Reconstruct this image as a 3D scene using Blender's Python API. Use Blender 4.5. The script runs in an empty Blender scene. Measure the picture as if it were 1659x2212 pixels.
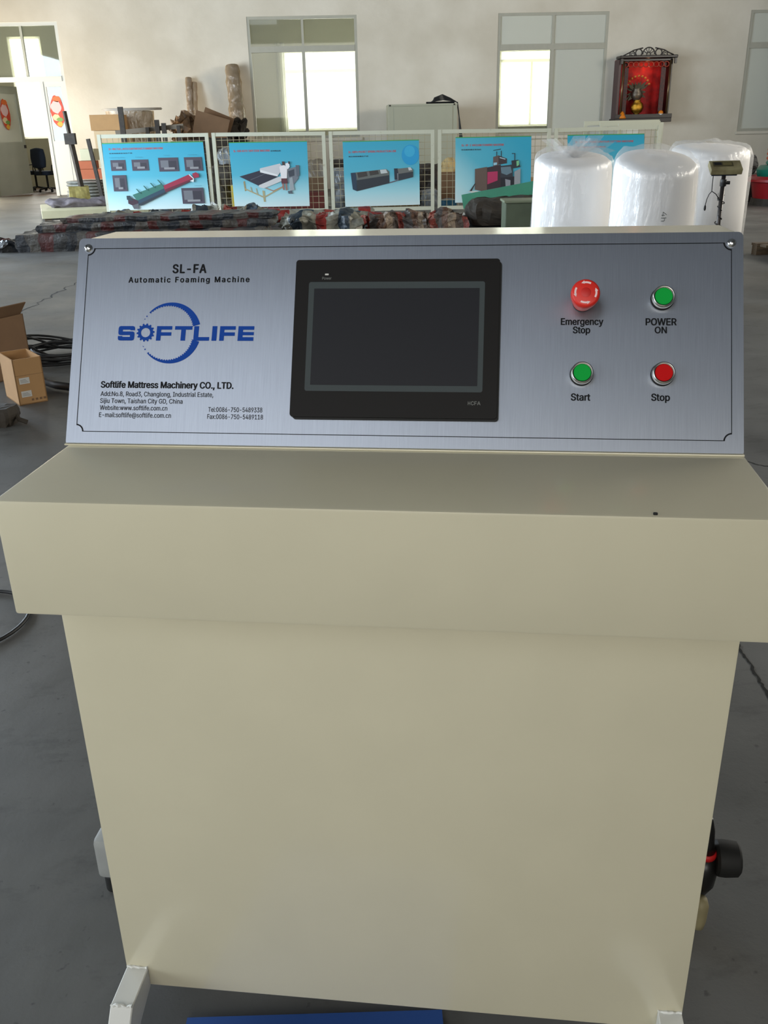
import bpy, bmesh, math, random
from mathutils import Vector, Matrix, Euler, noise
from mathutils.geometry import delaunay_2d_cdt
random.seed(7)
SC = bpy.context.scene
COL = SC.collection
PI = math.pi

# ---------------------------------------------------------------- camera
YAW, PITCH, ROLL, FPX, CAMH = -0.043886, 0.400752, -0.023159, 1925.856, 1.3459
CF = Vector((-math.sin(YAW) * math.cos(PITCH), math.cos(YAW) * math.cos(PITCH), -math.sin(PITCH)))
_r0 = Vector((math.cos(YAW), math.sin(YAW), 0)); _u0 = _r0.cross(CF)
CR = _r0 * math.cos(ROLL) + _u0 * math.sin(ROLL)
CU = -_r0 * math.sin(ROLL) + _u0 * math.cos(ROLL)
CAM = Vector((0, 0, CAMH))
cd = bpy.data.cameras.new('camera'); cam = bpy.data.objects.new('camera', cd); COL.objects.link(cam)
cd.sensor_fit = 'VERTICAL'; cd.sensor_height = 24; cd.sensor_width = 18; cd.lens = FPX / 2212 * 24
cd.clip_start = 0.05; cd.clip_end = 300
m3 = Matrix((CR, CU, -CF)).transposed()
cam.matrix_world = Matrix.Translation(CAM) @ m3.to_4x4()
SC.camera = cam
def ray(x, y): return CF * FPX + CR * (x - 829.5) - CU * (y - 1106)
def G(x, y, z=0.0):                    # point of the world seen at photo pixel x, y on height z
    d = ray(x, y); return CAM + d * ((z - CAMH) / d.z)
def Yp(x, y, Y):                       # the same on the vertical plane at depth Y
    d = ray(x, y); return CAM + d * (Y / d.y)

# ---------------------------------------------------------------- world and light
w = bpy.data.worlds.new('sky'); SC.world = w; w.use_nodes = True
bg = w.node_tree.nodes['Background']; bg.inputs[0].default_value = (1.0, 0.98, 0.92, 1); bg.inputs[1].default_value = 2.2
def area(name, loc, target, sx, sy, power, col=(1, 1, 1), spread=PI):
    l = bpy.data.lights.new(name, 'AREA'); l.shape = 'RECTANGLE'; l.size = sx; l.size_y = sy
    l.energy = power; l.color = col; l.spread = spread
    o = bpy.data.objects.new(name, l); COL.objects.link(o); o.location = loc
    o.rotation_euler = (Vector(target) - Vector(loc)).to_track_quat('-Z', 'Y').to_euler(); return o
# daylight through the hall's openings, plus one added left opening (the openings themselves are cut in the walls below)
area('daylight_front_window', (-1.6, -7.62, 4.4), (-1.6, 5, 4.4), 7.6, 4.0, 225, (1.0, 0.95, 0.86))
area('daylight_high_window', (-6.4, -7.62, 9.4), (-6.4, 5, 9.4), 6.8, 4.0, 84, (0.38, 0.62, 1.0))
area('daylight_left_gate', (-10.62, -2.4, 2.6), (0, -2.4, 2.6), 5.6, 4.6, 430, (0.74, 0.87, 1.0))
area('added_left_fill', (-10.62, 6.2, 4.0), (0, 6.2, 4.0), 5.0, 2.6, 380, (0.80, 0.90, 1.0))  # unseen fill light, added to brighten the foam rolls
area('daylight_left_gate_middle', (-10.62, 14.0, 2.3), (0, 14.0, 2.3), 7.0, 4.0, 2000, (0.70, 0.85, 1.0))
area('daylight_left_door_far', (-10.62, 23.3, 1.4), (0, 23.3, 1.4), 3.0, 2.3, 430, (1.0, 0.86, 0.66))
area('daylight_right_window', (13.62, 12.0, 4.3), (0, 12.0, 4.3), 12, 2.4, 1200, (1.0, 0.94, 0.82))
area('daylight_office_window', (.45, 31.5, 2.64), (.45, 26, 2.64), 4.6, 2.9, 260, (1.0, 0.98, 0.9))
area('daylight_office_window', (-9.25, 31.5, 2.9), (-9.25, 26, 2.9), 1.8, 3.4, 160, (1.0, 0.98, 0.9))
area('daylight_office_window', (6.2, 31.5, 2.6), (6.2, 26, 2.6), 2.6, 2.8, 160, (1.0, 0.98, 0.9))
vs = SC.view_settings
vs.view_transform = 'Standard'; vs.look = 'None'; vs.gamma = 1.0; vs.use_curve_mapping = False; vs.exposure = 0.0

# ---------------------------------------------------------------- materials
def lin(c):
    return tuple((v / 255 / 12.92) if v / 255 <= .04045 else ((v / 255 + .055) / 1.055) ** 2.4 for v in c) + (1,)
MATS = {}
def mat(name, rgb, rough=.6, metal=0, var=0, vscale=3, bump=0, bscale=40, stretch=(1, 1, 1), coat=0, trans=0, alpha=1, rgb2=None, detail=5, spec=.5, emit=None, es=0, obj=True, sub=0):
    if name in MATS: return MATS[name]
    m = bpy.data.materials.new(name); m.use_nodes = True; nt = m.node_tree; b = nt.nodes['Principled BSDF']
    c = lin(rgb) if max(rgb) > 1.001 else tuple(rgb) + (1,)
    b.inputs['Base Color'].default_value = c; b.inputs['Roughness'].default_value = rough; b.inputs['Metallic'].default_value = metal
    b.inputs['Coat Weight'].default_value = coat; b.inputs['Transmission Weight'].default_value = trans; b.inputs['Alpha'].default_value = alpha
    b.inputs['Specular IOR Level'].default_value = spec; b.inputs['Subsurface Weight'].default_value = sub
    if emit: b.inputs['Emission Color'].default_value = lin(emit); b.inputs['Emission Strength'].default_value = es
    tc = nt.nodes.new('ShaderNodeTexCoord'); mp = nt.nodes.new('ShaderNodeMapping'); mp.inputs['Scale'].default_value = stretch
    nt.links.new(tc.outputs['Object'], mp.inputs['Vector'])
    if var or rgb2:
        n = nt.nodes.new('ShaderNodeTexNoise'); n.inputs['Scale'].default_value = vscale; n.inputs['Detail'].default_value = detail
        nt.links.new(mp.outputs[0], n.inputs['Vector'])
        r = nt.nodes.new('ShaderNodeValToRGB'); nt.links.new(n.outputs['Fac'], r.inputs[0])
        c2 = lin(rgb2) if rgb2 else tuple(v * (1 - var) for v in c[:3]) + (1,)
        r.color_ramp.elements[0].position = .35; r.color_ramp.elements[1].position = .65
        r.color_ramp.elements[0].color = c2; r.color_ramp.elements[1].color = c
        nt.links.new(r.outputs[0], b.inputs['Base Color'])
    if bump:
        n2 = nt.nodes.new('ShaderNodeTexNoise'); n2.inputs['Scale'].default_value = bscale; n2.inputs['Detail'].default_value = 4
        nt.links.new(mp.outputs[0], n2.inputs['Vector'])
        bp = nt.nodes.new('ShaderNodeBump'); bp.inputs['Strength'].default_value = bump; bp.inputs['Distance'].default_value = .02
        nt.links.new(n2.outputs['Fac'], bp.inputs['Height']); nt.links.new(bp.outputs[0], b.inputs['Normal'])
    MATS[name] = m; b.inputs['Coat Roughness'].default_value = .17; return m

M_paint = mat('cream_powder_coat', (208, 201, 174), rough=.34, var=.03, vscale=9, bump=.012, bscale=420, coat=1)
M_white = mat('white_paint', (214, 214, 208), rough=.5, var=.05, vscale=5)
M_black = mat('black_plastic', (20, 19, 18), rough=.35)
M_text = mat('black_ink', (8, 9, 13), rough=.6, spec=.2)
M_blue = mat('blue_ink', (0, 62, 150), rough=.6, spec=.2)
M_chrome = mat('chrome', (215, 215, 212), rough=.16, metal=1)
M_alu = mat('satin_aluminium', (205, 203, 196), rough=.3, metal=1)
M_red = mat('red_plastic', (215, 40, 28), rough=.45, sub=.0)
M_redb = mat('red_cap', (190, 4, 6), rough=.7, spec=.2)
M_green = mat('green_cap', (0, 158, 58), rough=.7, spec=.2)
M_arrow = mat('white_ink', (235, 205, 205), rough=.5)
M_rubber = mat('black_rubber', (14, 14, 13), rough=.7)
M_grey = mat('grey_galvanised', (150, 152, 150), rough=.45, var=.12, vscale=20)
M_beige = mat('beige_plastic', (150, 140, 105), rough=.6, var=.2, vscale=30)
M_wall = mat('plaster', (222, 215, 200), rough=.9, rgb2=(205, 197, 180), vscale=.7, bump=.2, bscale=9, detail=6)
M_inner = mat('office_plaster', (205, 203, 186), rough=.9, var=.05, vscale=1)
M_ceil = mat('ceiling_sheet', (84, 87, 90), rough=.8, var=.1, vscale=.6)
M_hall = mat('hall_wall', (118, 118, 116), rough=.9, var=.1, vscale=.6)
M_frame = mat('aluminium_frame', (172, 170, 156), rough=.5, var=.06, vscale=6)
M_doorw = mat('white_door', (212, 214, 208), rough=.5)
M_doorg = mat('grey_door', (180, 182, 168), rough=.5, var=.06)
M_fence = mat('fence_paint', (192, 192, 172), rough=.55, rgb2=(150, 135, 105), vscale=14)
MATS['fence_paint'].node_tree.nodes['Color Ramp'].color_ramp.elements[0].position = .22
MATS['fence_paint'].node_tree.nodes['Color Ramp'].color_ramp.elements[1].position = .36
M_wire = mat('fence_wire', (165, 155, 125), rough=.6)
M_card = mat('cardboard', (178, 138, 92), rough=.85, var=.08, vscale=6)
M_card2 = mat('cardboard_dark', (120, 92, 66), rough=.85, var=.12, vscale=6)
M_orange = mat('orange_carton', (176, 96, 62), rough=.8, var=.1, vscale=6)
M_label = mat('paper_label', (200, 198, 192), rough=.7)
M_steel = mat('rusty_dark_steel', (58, 50, 42), rough=.7, rgb2=(40, 34, 28), vscale=12)
M_cable = mat('black_cable', (22, 22, 23), rough=.55)
M_gold = mat('gold', (212, 160, 60), rough=.25, metal=1, bump=.6, bscale=60)
M_lacq = mat('dark_lacquer', (26, 14, 12), rough=.35, var=.2, vscale=12)
M_lacq2 = mat('plum_lacquer', (70, 44, 44), rough=.4)
M_redc = mat('red_cloth', (205, 24, 20), rough=.7, rgb2=(140, 12, 14), vscale=5)
M_orangef = mat('orange_peel', (225, 130, 20), rough=.5)
M_porc = mat('porcelain', (210, 210, 205), rough=.3)
M_leaf = mat('dull_leaf', (88, 82, 60), rough=.6, var=.3, vscale=20)
M_silver = mat('tarnished_silver', (120, 110, 96), rough=.4, metal=.7, bump=.4, bscale=40)
M_cab = mat('grey_green_cabinet', (168, 168, 148), rough=.5, var=.04)
M_plat = mat('cream_board', (200, 194, 160), rough=.6, var=.08, vscale=4)
M_cloth = mat('mauve_cloth', (112, 104, 108), rough=.9, var=.3, vscale=14)
M_foamy = mat('yellow_foam', (150, 138, 80), rough=.9, var=.25, vscale=18)
M_navy = mat('navy_fabric', (22, 34, 52), rough=.8)
M_brown = mat('brown_floor', (96, 74, 56), rough=.5, var=.2, vscale=2)
M_greenp = mat('green_painted_board', (38, 120, 88), rough=.5, var=.15, vscale=5)
M_dkgreen = mat('dull_green_sheet', (88, 98, 78), rough=.6, var=.2, vscale=4)
M_redpl = mat('red_plastic_bin', (150, 18, 28), rough=.35)
M_teal = mat('teal_plastic', (14, 120, 100), rough=.35)
M_orpl = mat('orange_plastic', (190, 70, 30), rough=.4)
M_bag = mat('grey_plastic_bag', (128, 132, 134), rough=.35, var=.35, vscale=7, bump=.5, bscale=14)
M_bagb = mat('blue_plastic_bag', (40, 92, 120), rough=.35, var=.35, vscale=7, bump=.5, bscale=14)
M_dark = mat('dark_scrap', (58, 50, 40), rough=.8, var=.5, vscale=6, bump=.5, bscale=12)
M_yellow = mat('yellow_sheet', (190, 165, 30), rough=.6)
M_mat = mat('blue_board', (40, 80, 150), rough=.6, var=.1)
M_foam = mat('white_foam', (244, 242, 240), rough=.85)
M_screenf = mat('screen_border', (62, 69, 70), rough=.5, spec=.2)
M_screen = mat('dark_display', (27, 28, 33), rough=.45, spec=.22)
M_glossbk = mat('black_bezel_plastic', (18, 16, 15), rough=.5, spec=.2)
M_wood = mat('raw_wood', (96, 80, 60), rough=.8, rgb2=(66, 54, 40), vscale=10, stretch=(1, 8, 8))

def brushed():
    m = bpy.data.materials.new('brushed_steel'); m.use_nodes = True; nt = m.node_tree; b = nt.nodes['Principled BSDF']
    b.inputs['Metallic'].default_value = .95; b.inputs['Roughness'].default_value = .36; b.inputs['Anisotropic'].default_value = .7; tg = nt.nodes.new('ShaderNodeTangent'); tg.direction_type = 'UV_MAP'; nt.links.new(tg.outputs[0], b.inputs['Tangent'])
    tc = nt.nodes.new('ShaderNodeTexCoord'); mp = nt.nodes.new('ShaderNodeMapping'); mp.inputs['Scale'].default_value = (900, 16, 16)
    nt.links.new(tc.outputs['Object'], mp.inputs['Vector'])
    n = nt.nodes.new('ShaderNodeTexNoise'); n.inputs['Scale'].default_value = 1; n.inputs['Detail'].default_value = 5; n.inputs['Roughness'].default_value = .65
    nt.links.new(mp.outputs[0], n.inputs['Vector'])
    r = nt.nodes.new('ShaderNodeValToRGB'); nt.links.new(n.outputs['Fac'], r.inputs[0])
    r.color_ramp.elements[0].position = .3; r.color_ramp.elements[0].color = (.335, .36, .41, 1)
    r.color_ramp.elements[1].position = .7; r.color_ramp.elements[1].color = (.39, .42, .475, 1)
    nt.links.new(r.outputs[0], b.inputs['Base Color'])
    bp = nt.nodes.new('ShaderNodeBump'); bp.inputs['Strength'].default_value = .12; bp.inputs['Distance'].default_value = .0004
    nt.links.new(n.outputs['Fac'], bp.inputs['Height']); nt.links.new(bp.outputs[0], b.inputs['Normal'])
    MATS['brushed_steel'] = m; return m
M_brush = brushed()

def floor_mat():
    m = bpy.data.materials.new('concrete'); m.use_nodes = True; nt = m.node_tree; b = nt.nodes['Principled BSDF']
    tc = nt.nodes.new('ShaderNodeTexCoord')
    def nz(scale, detail, rough=.6, st=(1, 1, 1)):
        mp = nt.nodes.new('ShaderNodeMapping'); mp.inputs['Scale'].default_value = st
        nt.links.new(tc.outputs['Object'], mp.inputs['Vector'])
        n = nt.nodes.new('ShaderNodeTexNoise'); n.inputs['Scale'].default_value = scale; n.inputs['Detail'].default_value = detail; n.inputs['Roughness'].default_value = rough
        nt.links.new(mp.outputs[0], n.inputs['Vector']); return n
    def ramp(n, p0, c0, p1, c1):
        r = nt.nodes.new('ShaderNodeValToRGB'); nt.links.new(n.outputs['Fac'], r.inputs[0])
        r.color_ramp.elements[0].position = p0; r.color_ramp.elements[0].color = c0
        r.color_ramp.elements[1].position = p1; r.color_ramp.elements[1].color = c1; return r
    a = ramp(nz(1.1, 8), .35, (.09, .09, .085, 1), .68, (.155, .153, .143, 1))
    s = ramp(nz(5, 9, .7, (1, 1.8, 1)), .30, (.45, .45, .45, 1), .46, (1, 1, 1, 1))
    sp = ramp(nz(38, 3, .5), .26, (.5, .5, .5, 1), .33, (1, 1, 1, 1))
    def mul(x, y, f):
        k = nt.nodes.new('ShaderNodeMix'); k.data_type = 'RGBA'; k.blend_type = 'MULTIPLY'; k.inputs[0].default_value = f
        nt.links.new(x, k.inputs[6]); nt.links.new(y, k.inputs[7]); return k.outputs[2]
    big = ramp(nz(.45, 5, .6), .38, (.72, .72, .74, 1), .6, (1, 1, 1, 1)); c = mul(mul(mul(a.outputs[0], s.outputs[0], .7), sp.outputs[0], .9), big.outputs[0], .9)
    nt.links.new(c, b.inputs['Base Color'])
    rr = ramp(nz(2.2, 6), .3, (.42, .42, .42, 1), .7, (.62, .62, .62, 1)); nt.links.new(rr.outputs[0], b.inputs['Roughness'])
    n2 = nz(9, 8, .7); bp = nt.nodes.new('ShaderNodeBump'); bp.inputs['Strength'].default_value = .10; bp.inputs['Distance'].default_value = .02
    nt.links.new(n2.outputs['Fac'], bp.inputs['Height']); nt.links.new(bp.outputs[0], b.inputs['Normal'])
    return m
M_floor = floor_mat()

def glass(name, tint=(.9, .93, .88), dust=.10, dcol=(.6, .62, .55), gl=.10, rough=.02):
    m = bpy.data.materials.new(name); m.use_nodes = True; nt = m.node_tree; nt.nodes.clear()
    o = nt.nodes.new('ShaderNodeOutputMaterial'); t = nt.nodes.new('ShaderNodeBsdfTransparent'); t.inputs[0].default_value = tint + (1,)
    d = nt.nodes.new('ShaderNodeBsdfDiffuse'); d.inputs[0].default_value = dcol + (1,)
    g = nt.nodes.new('ShaderNodeBsdfGlossy'); g.inputs['Roughness'].default_value = rough
    a = nt.nodes.new('ShaderNodeMixShader'); a.inputs[0].default_value = dust; b = nt.nodes.new('ShaderNodeMixShader'); b.inputs[0].default_value = gl
    nt.links.new(t.outputs[0], a.inputs[1]); nt.links.new(d.outputs[0], a.inputs[2]); nt.links.new(a.outputs[0], b.inputs[1]); nt.links.new(g.outputs[0], b.inputs[2])
    nt.links.new(b.outputs[0], o.inputs[0]); MATS[name] = m; return m
M_glass = glass('window_glass', gl=.03)
M_glassd = glass('dusty_glass', dust=.62, gl=.06, dcol=(.84, .84, .76))
M_film = glass('clear_plastic_wrap', tint=(1, 1, 1), dust=.18, dcol=(.95, .95, .95), gl=.09, rough=.22)
M_film2 = glass('brown_plastic_wrap', tint=(.85, .74, .58), dust=.35, dcol=(.55, .42, .28), gl=.12, rough=.22)
def wrap_bump(m, sc, st):
    nt = m.node_tree; g = [n for n in nt.nodes if n.type == 'BSDF_GLOSSY'][0]
    tc = nt.nodes.new('ShaderNodeTexCoord'); mp = nt.nodes.new('ShaderNodeMapping'); mp.inputs['Scale'].default_value = st
    n = nt.nodes.new('ShaderNodeTexNoise'); n.inputs['Scale'].default_value = sc; n.inputs['Detail'].default_value = 6
    bp = nt.nodes.new('ShaderNodeBump'); bp.inputs['Strength'].default_value = 1; bp.inputs['Distance'].default_value = .06
    nt.links.new(tc.outputs['Object'], mp.inputs[0]); nt.links.new(mp.outputs[0], n.inputs['Vector']); nt.links.new(n.outputs['Fac'], bp.inputs['Height']); nt.links.new(bp.outputs[0], g.inputs['Normal'])
wrap_bump(M_film, 5, (2, 2, .3)); wrap_bump(M_film2, 14, (1, 1, .3))
def curtain_mat():
    m = bpy.data.materials.new('thin_curtain'); m.use_nodes = True; nt = m.node_tree; nt.nodes.clear()
    o = nt.nodes.new('ShaderNodeOutputMaterial'); t = nt.nodes.new('ShaderNodeBsdfTranslucent'); t.inputs[0].default_value = (.88, .87, .80, 1)
    d = nt.nodes.new('ShaderNodeBsdfDiffuse'); d.inputs[0].default_value = (.75, .76, .68, 1)
    a = nt.nodes.new('ShaderNodeMixShader'); a.inputs[0].default_value = .5
    nt.links.new(t.outputs[0], a.inputs[1]); nt.links.new(d.outputs[0], a.inputs[2]); nt.links.new(a.outputs[0], o.inputs[0]); return m
M_curt = curtain_mat()

def stripes(name, period, cols, axis=0, mottle=.5, freq=9):
    m = bpy.data.materials.new(name); m.use_nodes = True; nt = m.node_tree; b = nt.nodes['Principled BSDF']; b.inputs['Roughness'].default_value = .42
    tc = nt.nodes.new('ShaderNodeTexCoord'); sx = nt.nodes.new('ShaderNodeSeparateXYZ')
    nzd = nt.nodes.new('ShaderNodeTexNoise'); nzd.inputs['Scale'].default_value = 3; nt.links.new(tc.outputs['Object'], nzd.inputs['Vector'])
    ad = nt.nodes.new('ShaderNodeVectorMath'); ad.operation = 'MULTIPLY_ADD'; ad.inputs[1].default_value = (.25,) * 3
    nt.links.new(nzd.outputs['Color'], ad.inputs[0]); nt.links.new(tc.outputs['Object'], ad.inputs[2]); nt.links.new(ad.outputs[0], sx.inputs[0])
    mm = nt.nodes.new('ShaderNodeMath'); mm.operation = 'MULTIPLY'; mm.inputs[1].default_value = 1 / period; nt.links.new(sx.outputs[axis], mm.inputs[0])
    fr = nt.nodes.new('ShaderNodeMath'); fr.operation = 'FRACT'; nt.links.new(mm.outputs[0], fr.inputs[0])
    r = nt.nodes.new('ShaderNodeValToRGB'); r.color_ramp.interpolation = 'CONSTANT'; nt.links.new(fr.outputs[0], r.inputs[0])
    el = r.color_ramp.elements
    while len(el) < len(cols): el.new(.5)
    for i, c in enumerate(cols): el[i].position = i / len(cols); el[i].color = lin(c)
    n = nt.nodes.new('ShaderNodeTexNoise'); n.inputs['Scale'].default_value = freq; n.inputs['Detail'].default_value = 6; nt.links.new(tc.outputs['Object'], n.inputs['Vector'])
    r2 = nt.nodes.new('ShaderNodeValToRGB'); r2.color_ramp.elements[0].position = .35; r2.color_ramp.elements[0].color = (1 - mottle,) * 3 + (1,); r2.color_ramp.elements[1].position = .6
    nt.links.new(n.outputs['Fac'], r2.inputs[0])
    k = nt.nodes.new('ShaderNodeMix'); k.data_type = 'RGBA'; k.blend_type = 'MULTIPLY'; k.inputs[0].default_value = 1
    nt.links.new(r.outputs[0], k.inputs[6]); nt.links.new(r2.outputs[0], k.inputs[7]); nt.links.new(k.outputs[2], b.inputs['Base Color'])
    bp = nt.nodes.new('ShaderNodeBump'); bp.inputs['Strength'].default_value = .6; bp.inputs['Distance'].default_value = .05
    nt.links.new(n.outputs['Fac'], bp.inputs['Height']); nt.links.new(bp.outputs[0], b.inputs['Normal'])
    MATS[name] = m; return m
TR, TW, TB, TK = (140, 46, 38), (140, 138, 124), (56, 68, 78), (60, 62, 58)
M_tarp = stripes('striped_tarpaulin', .75, [TR, TW, TB, TW])
M_tarp2 = stripes('striped_tarpaulin_dull', .6, [(78, 32, 30), (58, 58, 58), (38, 42, 48), (84, 80, 74)], mottle=.5)
M_tarp3 = stripes('faded_brown_tarpaulin', .5, [(112, 84, 68), (146, 128, 108), (86, 72, 62), (136, 58, 48), (98, 92, 88)], mottle=.6, freq=14)

# ---------------------------------------------------------------- geometry helpers
def tag(o, label=None, cat=None, group=None, kind=None):
    if label: o['label'] = label
    if cat: o['category'] = cat
    if group: o['group'] = group
    if kind: o['kind'] = kind
    return o
def empty(name, loc=(0, 0, 0), rz=0, label=None, cat=None, group=None, kind=None, parent=None):
    o = bpy.data.objects.new(name, None); COL.objects.link(o); o.location = loc; o.rotation_euler = (0, 0, rz); o.empty_display_size = .05
    if parent: o.parent = parent
    return tag(o, label, cat, group, kind)
class MB:
    def __init__(s): s.bm = bmesh.new()
    def box(s, c, d, rot=None, bev=0):
        t = bmesh.new(); bmesh.ops.create_cube(t, size=1)
        for v in t.verts: v.co = Vector((v.co.x * d[0], v.co.y * d[1], v.co.z * d[2]))
        if bev: bmesh.ops.bevel(t, geom=t.edges[:], offset=min(bev, min(d) * .4), segments=2, affect='EDGES', profile=.6)
        M = Matrix.Translation(Vector(c)) @ (rot.to_matrix().to_4x4() if rot else Matrix())
        t.transform(M); me = bpy.data.meshes.new('tmp'); t.to_mesh(me); t.free(); s.bm.from_mesh(me); bpy.data.meshes.remove(me)
        return s
    def bb(s, x0, x1, y0, y1, z0, z1, bev=0): return s.box(((x0 + x1) / 2, (y0 + y1) / 2, (z0 + z1) / 2), (abs(x1 - x0), abs(y1 - y0), abs(z1 - z0)), bev=bev)
    def poly(s, pts, d=None):                    # flat polygon, extruded along vector d when given
        a = [s.bm.verts.new(p) for p in pts]
        f = s.bm.faces.new(a)
        if d is not None:
            d = Vector(d); b = [s.bm.verts.new(Vector(p) + d) for p in pts]; n = len(pts)
            s.bm.faces.new(b[::-1])
            for i in range(n): s.bm.faces.new((a[i], b[i], b[(i + 1) % n], a[(i + 1) % n])[::-1])
        return s
    def tube(s, pts, r, seg=8, cap=True, rf=None):
        pts = [Vector(p) for p in pts]; rings = []; n = len(pts); up = None
        for i, p in enumerate(pts):
            t = (pts[min(i + 1, n - 1)] - pts[max(i - 1, 0)]).normalized()
            if up is None: up = Vector((0, 0, 1)) if abs(t.z) < .9 else Vector((1, 0, 0))
            a = t.cross(up)
            if a.length < 1e-4: a = t.cross(Vector((0, 1, 0)))
            a.normalize(); b = a.cross(t).normalized(); up = b
            rr = r if rf is None else rf(i / (n - 1)) * r
            rings.append([s.bm.verts.new(p + (a * math.cos(2 * PI * k / seg) + b * math.sin(2 * PI * k / seg)) * rr) for k in range(seg)])
        for i in range(n - 1):
            for k in range(seg):
                s.bm.faces.new((rings[i][k], rings[i][(k + 1) % seg], rings[i + 1][(k + 1) % seg], rings[i + 1][k]))
        if cap: s.bm.faces.new(rings[0][::-1]); s.bm.faces.new(rings[-1])
        return s
    def lathe(s, prof, seg=32, M=Matrix(), disp=None, capb=True, capt=True):   # prof = [(r, z)]
        rings = []
        for j, (r, z) in enumerate(prof):
            ring = []
            for k in range(seg):
                a = 2 * PI * k / seg; p = Vector((r * math.cos(a), r * math.sin(a), z))
                if disp: p = disp(p, a, j / (len(prof) - 1))
                ring.append(s.bm.verts.new(M @ p))
            rings.append(ring)
        for i in range(len(prof) - 1):
            for k in range(seg):
                s.bm.faces.new((rings[i][k], rings[i][(k + 1) % seg], rings[i + 1][(k + 1) % seg], rings[i + 1][k]))
        if capb: s.bm.faces.new(rings[0][::-1])
        if capt: s.bm.faces.new(rings[-1])
        return s
    def blob(s, c, d, n=6, amp=.1, freq=3, power=.5, seed=0, rot=None, flat=True):  # rounded, creased lump resting on its base
        t = bmesh.new(); bmesh.ops.create_cube(t, size=2); bmesh.ops.subdivide_edges(t, edges=t.edges[:], cuts=n, use_grid_fill=True)
        R = rot.to_matrix() if rot else Matrix.Identity(3)
        for v in t.verts:
            p = v.co.copy(); q = p.normalized(); mx = max(abs(p.x), abs(p.y), abs(p.z)); sph = q
            h = Vector((d[0] / 2, d[1] / 2, d[2] / 2)); w_ = Vector((p.x * h.x, p.y * h.y, p.z * h.z)); fr = freq * 1.5; ab = amp * min(d) * .62
            nn = noise.noise_vector(w_ * fr + Vector((seed * 7.1, seed * 3.3, seed)))
            k = noise.noise(w_ * fr * 2.3 + Vector((seed, 0, 0)))
            p = sph * power + p / mx * (1 - power); q3 = Vector((p.x * h.x, p.y * h.y, p.z * h.z)) + nn * ab * 1.6 - Vector((q.x, q.y, q.z)) * abs(k) * ab * 1.3
            if flat and p.z < -.8: q3.z = -h.z
            elif flat: q3.z = max(q3.z, -h.z)
            v.co = Vector(c) + R @ q3
        me = bpy.data.meshes.new('tmp'); t.to_mesh(me); t.free(); s.bm.from_mesh(me); bpy.data.meshes.remove(me)
        return s
    def build(s, name, m, parent=None, smooth=False, loc=None, rot=None, kind=None, auto=None):
        bmesh.ops.recalc_face_normals(s.bm, faces=s.bm.faces[:])
        me = bpy.data.meshes.new(name); s.bm.to_mesh(me); s.bm.free()
        me.materials.append(m)
        if smooth: me.shade_smooth()
        if auto:
            me.shade_smooth()
            try: me.set_sharp_from_angle(angle=math.radians(auto))
            except Exception: pass
        o = bpy.data.objects.new(name, me); COL.objects.link(o)
        if parent: o.parent = parent
        if loc is not None: o.location = loc
        if rot is not None: o.rotation_euler = rot
        if kind: o['kind'] = kind
        return o
def copy_tree(o, parent=None):
    c = o.copy(); COL.objects.link(c); c.parent = parent
    for ch in list(o.children): copy_tree(ch, c)
    return c
_capH = {}
def load_font(name):
    try:
        import os
        return bpy.data.fonts.load(os.path.join(bpy.utils.resource_path('LOCAL'), 'datafiles', 'fonts', name))
    except Exception:
        return None
FONT, FONT_CJK = load_font('Inter.woff2'), load_font('Noto Sans CJK Regular.woff2')
def fill_outlines(me):
    # fill glyph outlines by the winding rule, which copes with overlapping contours
    nxt = {}
    for e in me.edges: a, b = e.vertices; nxt.setdefault(a, []).append(b); nxt.setdefault(b, []).append(a)
    co = [(v.co.x, v.co.y) for v in me.vertices]; seen = set(); loops = []
    for i in range(len(co)):
        if i in seen or len(nxt.get(i, ())) != 2: continue
        lp = [i]; seen.add(i); prev, cur = i, (i + 1 if (i + 1) in nxt[i] else nxt[i][0])
        while cur != i and cur not in seen:
            lp.append(cur); seen.add(cur); c = [q for q in nxt[cur] if q != prev]; prev, cur = cur, (c[0] if c else i)
        if len(lp) > 2: loops.append(lp)
    groups = []                                     # contours whose x ranges touch are filled together
    for lp in sorted(loops, key=lambda l: min(co[q][0] for q in l)):
        x0, x1 = min(co[q][0] for q in lp), max(co[q][0] for q in lp)
        if groups and x0 < groups[-1][1]: groups[-1][0].append(lp); groups[-1][1] = max(groups[-1][1], x1)
        else: groups.append([[lp], x1])
    V, F = [], []
    for g, _ in groups:
        pts, edges = [], []
        for lp in g:
            b = len(pts); n = len(lp); pts += [Vector(co[q]) for q in lp]; edges += [(b + k, b + (k + 1) % n) for k in range(n)]
        r = delaunay_2d_cdt(pts, edges, [], 0, 1e-6); ov, of = r[0], r[2]; base = len(V); V += [(p.x, p.y, 0) for p in ov]
        for f in of:
            cx = sum(ov[q].x for q in f) / len(f); cy = sum(ov[q].y for q in f) / len(f); wn = 0
            for a, b in edges:
                p, q = pts[a], pts[b]
                if (p.y <= cy) != (q.y <= cy):
                    if p.x + (cy - p.y) / (q.y - p.y) * (q.x - p.x) > cx: wn += 1 if q.y > p.y else -1
            if wn: F.append([base + q for q in f])
    m2 = bpy.data.meshes.new('lettering'); m2.from_pydata(V, [], F); bpy.data.meshes.remove(me); return m2
def raw_text(s, spacing=1.0):
    cu = bpy.data.curves.new('t', 'FONT'); cu.body = s; cu.size = 1
    f = FONT_CJK if any(ord(c) > 0x2e80 for c in s) else FONT
    if f: cu.font = f
    cu.space_character = spacing; cu.resolution_u = 3; cu.fill_mode = 'NONE'
    o = bpy.data.objects.new('t', cu); COL.objects.link(o)
    dg = bpy.context.evaluated_depsgraph_get(); dg.update()
    me = bpy.data.meshes.new_from_object(o.evaluated_get(dg)); bpy.data.objects.remove(o); bpy.data.curves.remove(cu)
    return fill_outlines(me)
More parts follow.
